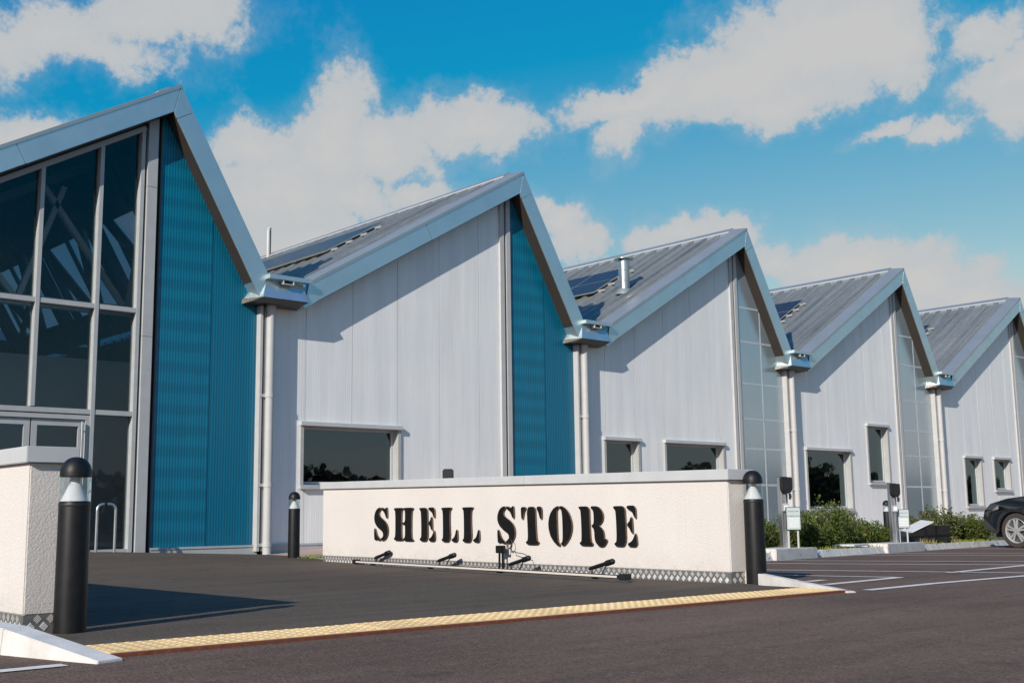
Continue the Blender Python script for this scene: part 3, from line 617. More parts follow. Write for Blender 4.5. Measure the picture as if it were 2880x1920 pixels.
    while y < 34:
        if FM is None:
            nf = MB(); nf.hexa([rp(0.30, y+0.03, 0.012), rp(0.30, y+0.33, 0.012), rp(0.40, y+0.33, 0.012), rp(0.40, y+0.03, 0.012), rp(0.30, y+0.03, 0.068), rp(0.30, y+0.33, 0.068), rp(0.33, y+0.33, 0.06), rp(0.33, y+0.03, 0.06)]); FM = bpart(nf, 'ridge_filler', 'ridge', RF); y0f = y
        else:
            c = FM.copy(); COL.objects.link(c); c.parent = RF; c.location = (0, y-y0f, 0)
        y += 0.5
    # steep side
    sp_ = lambda d, y, h: (xp+d*0.496+0.868*h, y, HP-d*0.868+0.496*h)
    st = MB()
    if i > 0: st.hexa([sp_(0, YF+0.5, -0.10), sp_(0, DEEP, -0.10), sp_(4.3, DEEP, -0.10), sp_(4.3, YF+0.5, -0.10), sp_(0, YF+0.5, 0), sp_(0, DEEP, 0), sp_(4.3, DEEP, 0), sp_(4.3, YF+0.5, 0)])
    else:
        for da, db in ((0, 1.75), (3.6, 4.3)): st.hexa([sp_(da, YF+0.5, -0.10), sp_(da, DEEP, -0.10), sp_(db, DEEP, -0.10), sp_(db, YF+0.5, -0.10), sp_(da, YF+0.5, 0), sp_(da, DEEP, 0), sp_(db, DEEP, 0), sp_(db, YF+0.5, 0)])
        ng = MB(); ng.poly3([sp_(1.75, YF+0.5, -0.03), sp_(1.75, DEEP, -0.03), sp_(3.6, DEEP, -0.03), sp_(3.6, YF+0.5, -0.03)]); bpart(ng, 'north_light', 'frost')
        y = YF+1.2; k = 0
        while y < 50:
            tb = MB(); tb.bar(sp_(0.4, y, -0.06), sp_(3.7, y, -0.06), 0.07, 0.1); bpart(tb, 'glazing_bar', 'darktruss'); y += 1.3
        y = YF+1.6
        while y < 46:
            tb = MB(); tb.bar(sp_(0.3, y, -0.35), sp_(3.9, y+1.9, -0.35), 0.2, 0.2); tb.bar(sp_(3.9, y+1.9, -0.35), sp_(0.3, y+3.8, -0.35), 0.2, 0.2); tb.bar(sp_(0.3, y, -0.35), sp_(3.9, y, -0.35), 0.26, 0.26)
            bpart(tb, 'truss_web', 'darktruss'); y += 3.8
    bpart(st, 'steep_roof', 'roof')
    # gutter trough running back
    gt = MB(); gt.box(xp+1.9, xp+2.95, YW+0.15, DEEP, ZB, ZB+0.05); bpart(gt, 'valley_gutter', 'roof')
# closing faces and the room behind
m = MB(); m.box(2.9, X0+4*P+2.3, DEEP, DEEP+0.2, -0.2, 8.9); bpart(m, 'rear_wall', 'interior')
m = MB(); m.box(2.7, 2.9, YW, DEEP, -0.2, 5.2); bpart(m, 'side_wall', 'white_poly')
m = MB(); m.box(X0+4*P+2.22, X0+4*P+2.35, YW+0.12, DEEP, -0.2, 5.0); bpart(m, 'side_wall', 'white_poly')
m = MB(); m.box(2.9, X0+4*P+2.2, YW+0.11, DEEP, -0.1, 0.03); bpart(m, 'interior_floor', 'floor')
m = MB(); m.box(X0+2.1, X0+2.25, YW+0.12, DEEP, 0, 4.9); bpart(m, 'interior_wall', 'interior')
m = MB(); m.box(3.0, X0+2.05, 25.0, 25.12, 0.03, 4.15); bpart(m, 'interior_partition', 'partition')
for i in range(1, 5):
    m = MB(); m.box(X0+P*i-6.7, X0+P*i+2.2, YW+6, YW+6.1, 0.03, 8.2 if False else 4.9); bpart(m, 'interior_partition', 'interior')

# entrance glazing of the first bay
xp = X0; YG = YW+0.0
def mull(x, w_, z0, z1, yf=YG-0.03, yb=YG+0.16, mat='greymetal', name='mullion'):
    m = MB(); m.box(x-w_/2, x+w_/2, yf, yb, z0, z1); return bpart(m, name, mat, bevel=0.004)
gtop = lambda x: inner_left(x-xp)
MX = [3.99, 5.06, 6.13, 7.20, 8.265, 9.05]
for x in MX: mull(x, 0.075, 2.62 if x in (5.06, 6.13, 7.20) else 0.05, gtop(x)-0.13)
for z in (4.50, 2.565):
    m = MB(); m.box(2.95, 9.012, YG-0.02, YG+0.15, z-0.045, z+0.045); bpart(m, 'transom', 'greymetal', bevel=0.004)
m = MB(); m.bar((2.95, YG+0.06, gtop(2.95)-0.10), (9.09, YG+0.06, gtop(9.09)-0.10), 0.18, 0.09); bpart(m, 'head_frame', 'greymetal')
m = MB(); m.bar((2.95, YG+0.10, gtop(2.95)-0.0), (9.4, YG+0.10, gtop(9.4)-0.0), 0.12, 0.16); bpart(m, 'head_closer', 'darkmetal')
m = MB(); m.box(8.30, 9.09, YG-0.02, YG+0.15, 0.05, 0.12); bpart(m, 'glazing_sill', 'greymetal')
xs_ = [2.95]+MX
for a, b in zip(xs_, xs_[1:]):
    for z0, z1 in ((0.1, 2.53), (2.61, 4.46), (4.54, None)):
        if z0 == 0.1 and a < 8.2 and b > 5.1: continue
        m = MB(); m.poly3([(a+0.03, YG+0.10, z0), (b-0.03, YG+0.10, z0), (b-0.03, YG+0.10, z1 or gtop(b-0.03)-0.12), (a+0.03, YG+0.10, z1 or gtop(a+0.03)-0.12)])
        bpart(m, 'glass_pane', 'bigglass', clean=False)
# double door with transom bar, stiles and pull handles
m = MB(); m.box(5.10, 8.23, YG-0.01, YG+0.14, 2.42, 2.50); m.box(8.15, 8.228, YG-0.01, YG+0.14, 0.05, 2.42); m.box(5.10, 5.18, YG-0.01, YG+0.14, 0.05, 2.42); bpart(m, 'door_frame', 'greymetal', bevel=0.003)
for a, b, hx in ((7.215, 8.14, 8.075), (6.28, 7.19, 6.35)):
    m = MB(); w_ = 0.10
    m.box(a, a+w_, YG+0.03, YG+0.09, 0.07, 2.41); m.box(b-w_, b, YG+0.03, YG+0.09, 0.07, 2.41); m.box(a+w_, b-w_, YG+0.03, YG+0.09, 2.30, 2.41); m.box(a+w_, b-w_, YG+0.03, YG+0.09, 0.07, 0.30)
    D_ = bpart(m, 'door_leaf', 'greymetal')
    m = MB(); m.poly3([(a+w_, YG+0.06, 0.3), (b-w_, YG+0.06, 0.3), (b-w_, YG+0.06, 2.3), (a+w_, YG+0.06, 2.3)]); bpart(m, 'door_pane', 'bigglass', D_, clean=False)
    m = MB(); m.tube([(hx, YG-0.06, 2.38), (hx, YG-0.06, 0.5)], 0.022, 12)
    for z in (2.25, 0.65): m.tube([(hx, YG-0.06, z), (hx, YG+0.04, z)], 0.012, 8)
    bpart(m, 'pull_handle', 'steel', D_, smooth=True)
m = MB(); m.box(5.19, 6.26, YG+0.03, YG+0.09, 0.07, 2.41)
m = MB(); m.poly3([(5.19, YG+0.06, 0.07), (6.26, YG+0.06, 0.07), (6.26, YG+0.06, 2.41), (5.19, YG+0.06, 2.41)]); bpart(m, 'glass_pane', 'bigglass', clean=False)
# pilaster at the corner
for z0, z1 in ((0.02, 4.02), (4.028, 6.9), (6.908, None)):
    m = MB(); m.xz([(9.13, z0), (9.325, z0), (9.325, z1 or wall_top(9.325-xp)), (9.13, z1 or wall_top(9.13-xp))], YG-0.07, YG+0.1); bpart(m, 'pilaster_panel', 'greymetal')
m = MB(); m.xz(clip_panel(xp, 9.325, 9.40, 0.0), YG+0.03, YG+0.05); bpart(m, 'shadow_gap', 'blackplastic')
m = MB(); m.xz(clip_panel(xp, 9.40, 9.425, 0.0), YG-0.03, YG+0.05); bpart(m, 'corner_trim', 'darkmetal')
# roof trusses seen through the entrance glass
for yt in (22.0, 28.0, 34.0, 40.0):
    T = MB(); bz = 4.75
    T.bar((3.0, yt, bz), (X0+2.0, yt, bz), 0.14, 0.2); TR = bpart(T, 'roof_truss', 'truss' if yt < 23 else 'darktruss')  # same steel: near truss in a lit tone, deeper ones coloured as shaded
    topz = lambda x: gtop(x)-0.35 if x < X0-0.14 else inner_right(x-xp)-0.45
    nod = [3.6, 4.85, 6.1, 7.35, 8.6]; up = False
    pts_ = [(3.0, bz), (4.3, topz(4.3)), (4.6, bz), (6.2, topz(6.2)), (7.36, bz), (8.15, topz(8.15)-0.2), (7.75, topz(7.75)), (9.5, bz), (9.9, topz(9.9)), (11.3, bz)]
    for k, (a, b) in enumerate([(0, 1), (1, 2), (2, 3), (3, 4), (4, 5), (6, 7), (7, 8), (8, 9)]):
        q = MB(); q.bar((pts_[a][0], yt, pts_[a][1]), (pts_[b][0], yt, pts_[b][1]), 0.10, 0.12, (0, 1, 0)); bpart(q, 'truss_diagonal', 'truss' if yt < 23 else 'darktruss', TR)
    q = MB(); q.bar((3.0, yt, gtop(3.0)-0.3), (X0-0.2, yt, gtop(X0-0.2)-0.3), 0.16, 0.22, (0, 1, 0)); bpart(q, 'truss_chord', 'darktruss', TR)
    q = MB(); q.box(11.2, 11.4, yt-0.1, yt+0.1, 0.03, 5.2); bpart(q, 'steel_column', 'darktruss', TR)

# windows with frame, reveal, head drip and sill
def window(x0, x1, z0, z1):
    fw = 0.075; yo = YW-0.04; yb = YW+0.22
    m = MB()
    m.box(x0, x0+fw, yo, yb, z0, z1); m.box(x1-fw, x1, yo, yb, z0, z1); m.box(x0+fw, x1-fw, yo, yb, z1-fw, z1-0.0); m.box(x0+fw, x1-fw, yo, yb, z0, z0+fw*0.8)
    Wn = bpart(m, 'window', 'framegrey')
    h = MB(); h.box(x0-0.02, x1+0.02, YW-0.10, YW+0.02, z1-0.07, z1+0.015); bpart(h, 'window_head', 'coping', Wn, bevel=0.005)
    s_ = MB(); s_.hexa([(x0-0.01, YW-0.09, z0-0.03), (x1+0.01, YW-0.09, z0-0.03), (x1+0.01, YW+0.2, z0-0.0), (x0-0.01, YW+0.2, z0), (x0-0.01, YW-0.09, z0+0.03), (x1+0.01, YW-0.09, z0+0.03), (x1+0.01, YW+0.2, z0+0.075), (x0-0.01, YW+0.2, z0+0.075)]); bpart(s_, 'window_sill', 'greymetal', Wn)
    i_ = MB(); a, b, c, d = x0+fw+0.002, x1-fw-0.002, z0+fw+0.002, z1-fw-0.002; t = 0.05
    i_.box(a, a+t, YW+0.15, YW+0.21, c, d); i_.box(b-t, b, YW+0.15, YW+0.21, c, d); i_.box(a+t, b-t, YW+0.15, YW+0.21, c, c+t); i_.box(a+t, b-t, YW+0.15, YW+0.21, d-t, d); bpart(i_, 'window_sash', 'coping', Wn)
    g_ = MB(); g_.poly3([(a+t, YW+0.18, c+t), (b-t, YW+0.18, c+t), (b-t, YW+0.18, d-t), (a+t, YW+0.18, d-t)]); bpart(g_, 'window_pane', 'glass', Wn, clean=False)
    return Wn
for k, a, b, c, d in WIN: window(a, b, c, d)

# roof pipes
def roof_pt(i, d, y, h=0.0):
    xp = X0+P*i; return Vector((xp-d*0.865-0.5015*h, y, HP-d*0.5015+0.865*h))
p_ = roof_pt(2, 4.22, 21.75)
m = MB(); m.tube([p_-Vector((0, 0, 0.3)), p_+Vector((0, 0, 0.93))], 0.155, 24); FLU = bpart(m, 'flue_pipe', 'steel', smooth=True)
m = MB()
for z in (0.32, 0.62): m.lathe([(0.157, z-0.012), (0.162, z), (0.157, z+0.012)], p_, 24, cap=False)
bpart(m, 'flue_band', 'ridge', FLU, smooth=True)
m = MB(); m.lathe([(0.0, 1.0), (0.2, 0.985), (0.285, 0.955), (0.285, 0.945), (0.0, 0.945)], p_, 28); bpart(m, 'flue_cowl', 'steel', FLU, smooth=True)
m = MB(); m.lathe([(0.27, -0.08), (0.22, 0.03), (0.158, 0.09)], p_, 20, cap=False); bpart(m, 'flue_flashing', 'ridge', FLU, smooth=True)
p_ = roof_pt(1, 0.35, 31.8)
m = MB(); m.tube([p_-Vector((0, 0, 0.2)), p_+Vector((0, 0, 0.9)), p_+Vector((0.02, 0, 0.99)), p_+Vector((0.08, 0, 1.02))], [0.06, 0.06, 0.052, 0.045], 14); VP = bpart(m, 'vent_pipe', 'lightmetal', smooth=True)
m = MB(); m.tube([p_+Vector((0.075, 0, 0)), p_+Vector((0.08, 0, 0.9)), p_+Vector((0.07, 0, 0.97))], 0.016, 8); bpart(m, 'vent_cable', 'blackplastic', VP, smooth=True)

# solar arrays on the long slopes
pan = None
for i, lab in ((1, 'solar array on the roof behind the largest blue-edged white gable'), (2, 'solar array on the roof beside the round steel flue'), (3, 'solar array on the fourth gable roof from the left'), (4, 'solar array on the roof of the rightmost gable')):
    o_ = roof_pt(i, 2.05, 23.0 if i > 1 else 23.4, 0.0)
    A = thing('solar_array', lab, 'solar panels', o_, 0, 'solar arrays on the long roof slopes')
    A.rotation_euler = (0, -math.atan(T30), 0)      # local x runs up the slope
    for r_ in range(2):
        for k in range(7):
            if pan is None:
                m = MB(); m.box(-0.995, -0.005, 0.01, 1.64, 0.12, 0.155); pan = m.build('solar_panel', 'ridge', A)
                g_ = MB(); g_.poly3([(-0.98, 0.03, 0.158), (-0.02, 0.03, 0.158), (-0.02, 1.62, 0.158), (-0.98, 1.62, 0.158)]); cell = g_.build('solar_cells', 'solar', pan, clean=False)
                uv = cell.data.uv_layers.new(name='UVMap')
                for lp_, c_ in zip(range(4), ((0, 0), (1, 0), (1, 1.66), (0, 1.66))): uv.data[lp_].uv = c_
                q = pan
            else: q = copy_tree(pan, A)
            q.location = (-r_*1.01, k*1.66, 0)
    for xr in (-0.3, -0.8, -1.3, -1.8):
        m = MB(); m.box(xr-0.02, xr+0.02, -0.22, 11.8, 0.072, 0.115); m.build('mounting_rail', 'lightmetal', A)

# ------------------------------------------------------------------ the two low walls
def plate(root, pts, z0, z1, out):
    """tread plate plinth along a straight run, raised lozenges on its face"""
    pass
def treads(a, b, nrm, z0, rows, px_, pz, lift=0.0035):
    a = Vector(a); b = Vector(b); d = (b-a).normalized(); n = Vector(nrm); ln = (b-a).length; m = MB(); up = Vector((0, 0, 1))
    nx = int(ln/px_)
    for j in range(rows):
        for i in range(nx):
            c = a+d*((i+0.5+(0.5 if j % 2 else 0))*px_)+up*(z0+(j+0.5)*pz)
            if (c-a).length > ln-0.02: continue
            sgn = 1 if j % 2 == 0 else -1
            e1 = (d*px_*0.5+up*pz*0.9*sgn).normalized(); e2 = (d*px_*0.5-up*pz*0.9*sgn).normalized()
            hw = px_*0.44
            for k in range(5):
                t = (k-2)/5.0*1.0; cc = c+e2*t*hw*1.15; q0 = cc-e1*hw*0.52; q1 = cc+e1*hw*0.52; s_ = e2*(0.0070 if j % 2 == 0 else 0.0040)
                bb = len(m.v); m.v += [tuple(q0-s_+n*0.0005), tuple(q0+s_+n*0.0005), tuple(q1+s_+n*0.0005), tuple(q1-s_+n*0.0005), tuple(q0+n*lift), tuple(q1+n*lift)]
                m.f += [(bb, bb+1, bb+4), (bb+1, bb+2, bb+5, bb+4), (bb+2, bb+3, bb+5), (bb+3, bb, bb+4, bb+5)]
    return m
def low_wall(name, label, loc, rz, ln, t0, t1, thick=0.29, seam=None):
    Wl = thing(name, label, 'low wall', loc, rz)
    tz = lambda s: t0+(t1-t0)*s/ln
    m = MB(); m.hexa([(0, 0, 0.095), (thick, 0, 0.095), (thick, ln, 0.095), (0, ln, 0.095), (0, 0, tz(0)-0.095), (thick, 0, tz(0)-0.095), (thick, ln, tz(ln)-0.095), (0, ln, tz(ln)-0.095)])
    m.build('wall_body', 'render', Wl, bevel=0.008)
    cuts = [-0.04]+(seam or [])+[ln+0.03]
    for a, b in zip(cuts, cuts[1:]):
        a += 0.002; b -= 0.002; m = MB(); o_ = 0.035
        m.hexa([(-o_, a, tz(a)-0.098), (thick+o_, a, tz(a)-0.098), (thick+o_, b, tz(b)-0.098), (-o_, b, tz(b)-0.098), (-o_, a, tz(a)), (thick+o_, a, tz(a)), (thick+o_, b, tz(b)), (-o_, b, tz(b))]); m.build('coping', 'coping', Wl, bevel=0.004)
    m = MB(); m.box(0.004, thick-0.004, 0.004, ln-0.004, -0.1, 0.097); PL = m.build('tread_plate_plinth', 'treadplate', Wl)
    tm = treads((0.004, 0.02, 0), (0.004, ln-0.02, 0), (-1, 0, 0), 0.002, 2, 0.078, 0.046)
    t2 = treads((0.01, 0.004, 0), (thick-0.01, 0.004, 0), (0, -1, 0), 0.002, 2, 0.078, 0.046)
    b = len(tm.v); tm.v += t2.v; tm.f += [tuple(b+k for k in f) for f in t2.f]
    tag(tm.build('tread_bars', 'treadbar', PL, clean=False), kind='stuff')
    return Wl
W2 = low_wall('sign_wall', 'long cream rendered low wall with black SHELL STORE letters and grey coping', (8.64, 6.63, 0), -math.atan2(0.60, 7.72), 7.75, 1.034, 1.141, 0.29, [3.0, 6.0])
W1 = low_wall('entrance_wall', 'cream rendered low wall end behind the near bollard at the left edge', (2.505, 7.10, 0.0), 0.0, 8.0, 1.09, 1.09, 0.25, [3.0, 6.0])

# stencil letters
GL = {
'S': [[(390,225),(300,250),(220,340),(175,470),(165,600),(190,720),(250,830),(340,920),(440,990),(490,1060),(500,1130),(480,1190),(412,1240),(405,1290),(490,1310),(590,1250),(650,1130),(670,980),(650,840),(600,730),(510,640),(420,570),(360,510),(335,440),(350,370),(400,300)],
      [(432,230),(500,255),(565,290),(600,232),(635,236),(645,565),(620,592),(590,540),(560,450),(520,375),(428,305)],
      [(188,905),(215,960),(250,1090),(300,1180),(375,1250),(390,1305),(340,1310),(270,1270),(210,1295),(180,1292),(165,1150),(165,930)]],
'T': [[(845,247),(982,247),(985,310),(945,380),(920,480),(900,612),(860,595),(850,420)],[(1018,243),(1255,243),(1262,500),(1285,1210),(1345,1260),(1345,1295),(1310,1337),(1030,1337),(983,1295),(983,1260),(1045,1210),(1038,800)],[(1310,243),(1442,243),(1446,585),(1420,612),(1390,570),(1365,450),(1340,380),(1308,320)]],
'O': [[(1930,217),(1932,290),(1880,340),(1875,500),(1890,1240),(1940,1300),(1962,1388),(1880,1365),(1780,1260),(1690,1100),(1645,920),(1630,760),(1645,600),(1690,440),(1770,310),(1850,245)],[(1968,217),(2060,245),(2160,330),(2240,470),(2290,650),(2310,800),(2290,980),(2240,1140),(2150,1290),(2060,1375),(1998,1350),(1993,1290),(2040,1240),(2045,800),(2030,370),(1968,290)]],
'R': [[(368,228),(668,228),(670,600),(690,1250),(748,1300),(752,1350),(720,1373),(420,1373),(372,1315),(382,1280),(440,1240),(425,350),(372,290),(358,255)],[(722,228),(860,228),(950,268),(1012,340),(1052,430),(1067,540),(1052,640),(1012,720),(925,790),(1000,850),(1055,930),(1077,1030),(1080,1180),(1100,1192),(1130,1160),(1168,1220),(1120,1330),(1060,1388),(990,1398),(920,1377),(850,1290),(815,1190),(805,900),(737,825),(737,775),(800,735),(800,380),(722,290)]],
'E': [[(1370,220),(1692,220),(1700,600),(1717,1393),(1410,1393),(1367,1330),(1377,1300),(1445,1250),(1430,360),(1370,295),(1357,255)],[(1752,212),(1998,212),(2012,565),(1995,585),(1960,540),(1920,430),(1880,370),(1800,320),(1752,288)],[(1880,545),(1897,600),(1905,770),(1912,1005),(1890,1015),(1850,960),(1825,880),(1757,805),(1757,735),(1820,670),(1845,590),(1858,550)],[(1985,1015),(2012,1080),(2033,1393),(1790,1393),(1762,1335),(1772,1293),(1850,1260),(1910,1180),(1950,1090),(1968,1025)]],
'L': [[(222,187),(545,187),(562,215),(500,290),(490,600),(515,1338),(270,1338),(222,1275),(232,1245),(275,1215),(270,300),(222,240)],[(720,920),(747,960),(757,1342),(590,1325),(552,1278),(562,1250),(620,1210),(670,1120),(700,975)]],
'H': [[(888,197),(1183,197),(1183,245),(1140,290),(1130,600),(1130,1190),(1183,1240),(1183,1293),(930,1293),(882,1243),(888,1210),(935,1170),(935,310),(888,252)],[(1207,197),(1500,197),(1532,240),(1465,300),(1460,1190),(1512,1250),(1542,1303),(1240,1303),(1203,1253),(1208,1220),(1260,1180),(1260,800),(1240,762),(1195,747),(1150,747),(1150,688),(1260,688),(1260,300),(1208,245)]]}
PLACE = [('S', 6.268, 5.917, 0.326, 0.764), ('H', 5.770, 5.292, 0.328, 0.751), ('E', 5.158, 4.801, 0.329, 0.748), ('L', 4.661, 4.315, 0.325, 0.742), ('L', 4.214, 3.864, 0.325, 0.740),
         ('S', 3.513, 3.181, 0.319, 0.744), ('T', 3.069, 2.697, 0.315, 0.730), ('O', 2.585, 2.188, 0.302, 0.733), ('R', 2.077, 1.638, 0.306, 0.722), ('E', 1.535, 1.193, 0.314, 0.721)]
for ch, s0, s1, z0, z1 in PLACE:
    al = [p for q in GL[ch] for p in q]; xa, xb = min(p[0] for p in al), max(p[0] for p in al); ya, yb = min(p[1] for p in al), max(p[1] for p in al)
    m = MB()
    for q in GL[ch]:
        q = [((x-xa)/(xb-xa), (y-ya)/(yb-ya)) for x, y in chaikin([(x, y) for x, y in q], 2)]
        f = lambda d: (lambda u, v: (d, s0+(s1-s0)*u, z1+(z0-z1)*v)); m.prism(q, f(-0.028), f(-0.012))
    lo = m.build('letter', 'letter', W2); lo.data.materials.append(M['letter_edge'])
    for pg in lo.data.polygons:
        if abs(pg.normal.x) < 0.5: pg.material_index = 1

# ------------------------------------------------------------------ bollards
BG = 'black dome-topped light bollards'
def make_bollard(label, loc, sc_=1.0):
    B = thing('light_bollard', label, 'bollard', loc, random.uniform(0, 6), BG)
    m = MB(); m.lathe([(0.092, -0.06), (0.0925, 0.0), (0.0905, 0.745), (0.0885, 0.757), (0.0, 0.757)], seg=36); m.build('post', 'black', B, smooth=True)
    m = MB(); m.lathe([(0.0912, 0.728), (0.0925, 0.733), (0.0925, 0.741), (0.0912, 0.746)], seg=36, cap=False); m.build('seam_ring', 'blackplastic', B, smooth=True)
    m = MB(); m.lathe([(0.084, 0.7585), (0.075, 0.775), (0.058, 0.81), (0.044, 0.842), (0.036, 0.858), (0.030, 0.862), (0.027, 0.905), (0.0, 0.905)], seg=36); m.build('reflector_cone', 'whiteplastic', B, smooth=True)
    m = MB(); m.lathe([(0.087, 0.758), (0.087, 0.9)], seg=36, cap=False); m.build('clear_lens', 'lens', B, smooth=True, clean=False)
    m = MB(); m.lathe([(0.0, 0.901), (0.088, 0.901), (0.0915, 0.905), (0.0915, 0.925), (0.089, 0.945), (0.081, 0.97), (0.069, 0.99), (0.05, 1.008), (0.026, 1.018), (0.0, 1.021)], seg=36); m.build('dome_cap', 'black', B, smooth=True)
    return B
b1 = make_bollard('nearest large black bollard in front of the left cream wall', (2.70, 6.885, 0.0))
def copyb(label, loc, s=1.0):
    c = copy_tree(b1); c.location = loc; c['label'] = label; c.rotation_euler = (0, 0, random.uniform(0, 6)); c.scale = (s, s, s); return c
copyb('black bollard at the right end of the sign wall', (8.83, 6.49, 0.0))
copyb('small black bollard by the blue wall left of the sign wall', (9.78, 16.02, zfore(9.78, 16.02)+0.01))
copyb('farthest black bollard beside the right-hand charging post', (24.3, 14.15, -0.115), 0.95)

# ------------------------------------------------------------------ light bar on the ground, socket post
LA, LB = Vector((9.03, 13.22, 0.0)), Vector((8.26, 7.56, 0.0))
dl = (LB-LA).normalized(); nl = Vector((-dl.y, dl.x, 0));
if nl.x < 0: nl = -nl
LR = thing('light_bar', 'long white strip light lying on the asphalt below the letters', 'light', LA)
u3 = Vector((0, 0, 1)); LEN = (LB-LA).length
m = MB(); m.bar(dl*0.0+u3*0.045, dl*LEN+u3*0.045, 0.06, 0.034); m.build('housing', 'black', LR, bevel=0.006)
m = MB(); m.bar(dl*0.05-nl*0.031+u3*0.046, dl*(LEN-0.12)-nl*0.031+u3*0.046, 0.006, 0.02); m.build('diffuser', 'diffuser', LR)
for s in (0.0, LEN-0.07):
    m = MB(); m.bar(dl*(s-0.02)+u3*0.047, dl*(s+0.09)+u3*0.047, 0.08, 0.06); m.build('end_cap', 'blackplastic', LR, bevel=0.008)
m = MB(); m.bar(dl*0.05-nl*0.07+u3*0.008, dl*(LEN+0.12)-nl*0.07+u3*0.008, 0.05, 0.012); m.build('base_strip', 'darkmetal', LR)
for s in (0.5, 2.0, 3.5, 5.2):
    m = MB(); m.bar(dl*s+u3*0.014, dl*(s+0.03)+u3*0.014, 0.06, 0.03); m.build('foot', 'blackplastic', LR)
for s in (0.45, 2.08, 3.62, 5.05):
    q0 = dl*s+nl*0.06+u3*0.10; q1 = dl*(s+0.33)+nl*0.12+u3*0.185
    m = MB(); m.tube([q0, q0+(q1-q0)*0.1, q0+(q1-q0)*0.62, q0+(q1-q0)*0.72, q1-(q1-q0)*0.06, q1], [0.012, 0.02, 0.021, 0.031, 0.03, 0.012], 10); AR = m.build('adjustable_arm', 'black', LR, smooth=True)
    m = MB(); m.bar(q0+(q1-q0)*0.12, dl*(s+0.05)+nl*0.05+u3*0.03, 0.02, 0.012); m.build('arm_stay', 'black', AR)
    m = MB(); m.bar(q0+(q1-q0)*0.72, dl*(s+0.18)+nl*0.06+u3*0.03, 0.012, 0.012); m.build('arm_stay', 'black', AR)
dw = Vector((0.0775, 0.997, 0)); nw = Vector((0.997, -0.0775, 0)); W0 = Vector((8.64, 6.63, 0))
SP = W0+dw*3.35-nw*0.10
SR = thing('power_socket_post', 'small black power box on short stakes below the second letter S', 'socket', SP)
m = MB(); m.hexa([tuple(dw*a-nw*b+u3*c) for c in (0.215, 0.30) for a, b in ((0.055, -0.03), (-0.055, -0.03), (-0.055, 0.04), (0.055, 0.04))]); BX = m.build('socket_box', 'black', SR, bevel=0.006)
m = MB(); m.tube([-dw*0.05+u3*0.235, -dw*0.10+u3*0.235], 0.014, 8); m.build('cable_gland', 'blackplastic', BX, smooth=True)
for s in (-0.028, 0.028):
    m = MB(); m.bar(dw*s+u3*0.22, dw*s*1.3+u3*0.0-u3*0.05, 0.016, 0.02); m.build('stake', 'black', SR)
m = MB(); c_ = []
for k in range(40):
    a = k/39*2*math.pi*1.6; c_.append(-dw*(0.13+0.045*math.cos(a+2.2))+u3*(0.32+0.055*math.sin(a+2.2))-nw*(-0.04+0.0008*k))
c_ += [-dw*0.2+u3*0.245, -dw*0.30+u3*0.225, -dw*0.42+u3*0.215, -dw*0.5+u3*0.19, -dw*0.52+u3*0.14]
m.tube([-dw*0.09+u3*0.235]+c_, 0.0045, 6); m.build('cable', 'blackplastic', SR, smooth=True)

# ------------------------------------------------------------------ cycle hoop at the door
H = Vector((8.32, 19.85, zfore(8.3, 19.85)))
HR = thing('cycle_hoop', 'stainless steel cycle hoop standing in front of the entrance glass', 'cycle stand', H)
m = MB(); pts = [(-0.14, 0.0, -0.1), (-0.14, 0, 0.70)]
for k in range(7): a = math.pi-k/6*math.pi/2; pts.append((-0.04+0.10*math.cos(a), 0, 0.72+0.10*math.sin(a)))
for k in range(7): a = math.pi/2-k/6*math.pi/2; pts.append((0.09+0.10*math.cos(a), 0, 0.72+0.10*math.sin(a)))
pts += [(0.19, 0, 0.70), (0.19, 0, -0.1)]
m.tube(pts, 0.024, 12); m.build('hoop', 'steel', HR, smooth=True)
m = MB(); m.tube([(-0.02, 0, 0.82), (0.03, 0, 0.82)], 0.028, 10); m.tube([(0.0, -0.01, 0.80), (-0.05, -0.03, 0.72), (-0.07, -0.03, 0.66)], 0.008, 6); m.build('lock_cable', 'blackplastic', HR, smooth=True)

# ------------------------------------------------------------------ charging posts and their notices
def charger(label, loc, rz, h=1.12):
    C_ = thing('charging_post', label, 'charging post', loc, rz, 'electric car charging posts')
    m = MB(); m.box(-0.055, 0.055, -0.03, 0.10, -0.1, h); m.build('post', 'steel', C_, bevel=0.006)
    m = MB(); m.box(-0.06, 0.06, -0.032, 0.105, h, h+0.008); m.build('post_cap', 'darkmetal', C_)
    m = MB(); hw = 0.082; zt = h-0.005
    m.prism([(-hw, zt), (hw, zt), (hw, zt-0.19), (hw-0.045, zt-0.25), (-hw+0.045, zt-0.25), (-hw, zt-0.19)], lambda x, z: (x, -0.16, z), lambda x, z: (x, -0.034, z)); CH = m.build('charger_head', 'blackplastic', C_, bevel=0.012)
    m = MB(); m.tube([(0.055, -0.10, zt-0.25), (0.06, -0.1, zt-0.30), (0.05, -0.1, zt-0.34)], [0.02, 0.024, 0.015], 10); m.build('plug_holder', 'blackplastic', CH, smooth=True)
    m = MB(); m.box(-0.045, 0.045, -0.075, -0.03, zt-0.52, zt-0.40); BX = m.build('service_box', 'greymetal', C_, bevel=0.004)
    m = MB(); m.box(-0.035, 0.035, -0.079, -0.075, zt-0.50, zt-0.43); m.build('box_label', 'whiteplastic', BX)
    m = MB(); m.tube([(0, -0.05, zt-0.26), (0, -0.05, zt-0.40)], 0.012, 8); m.tube([(0, -0.05, zt-0.52), (0.005, -0.045, 0.0)], 0.014, 8); m.build('conduit', 'steel', C_, smooth=True)
    return C_
TXT = {}
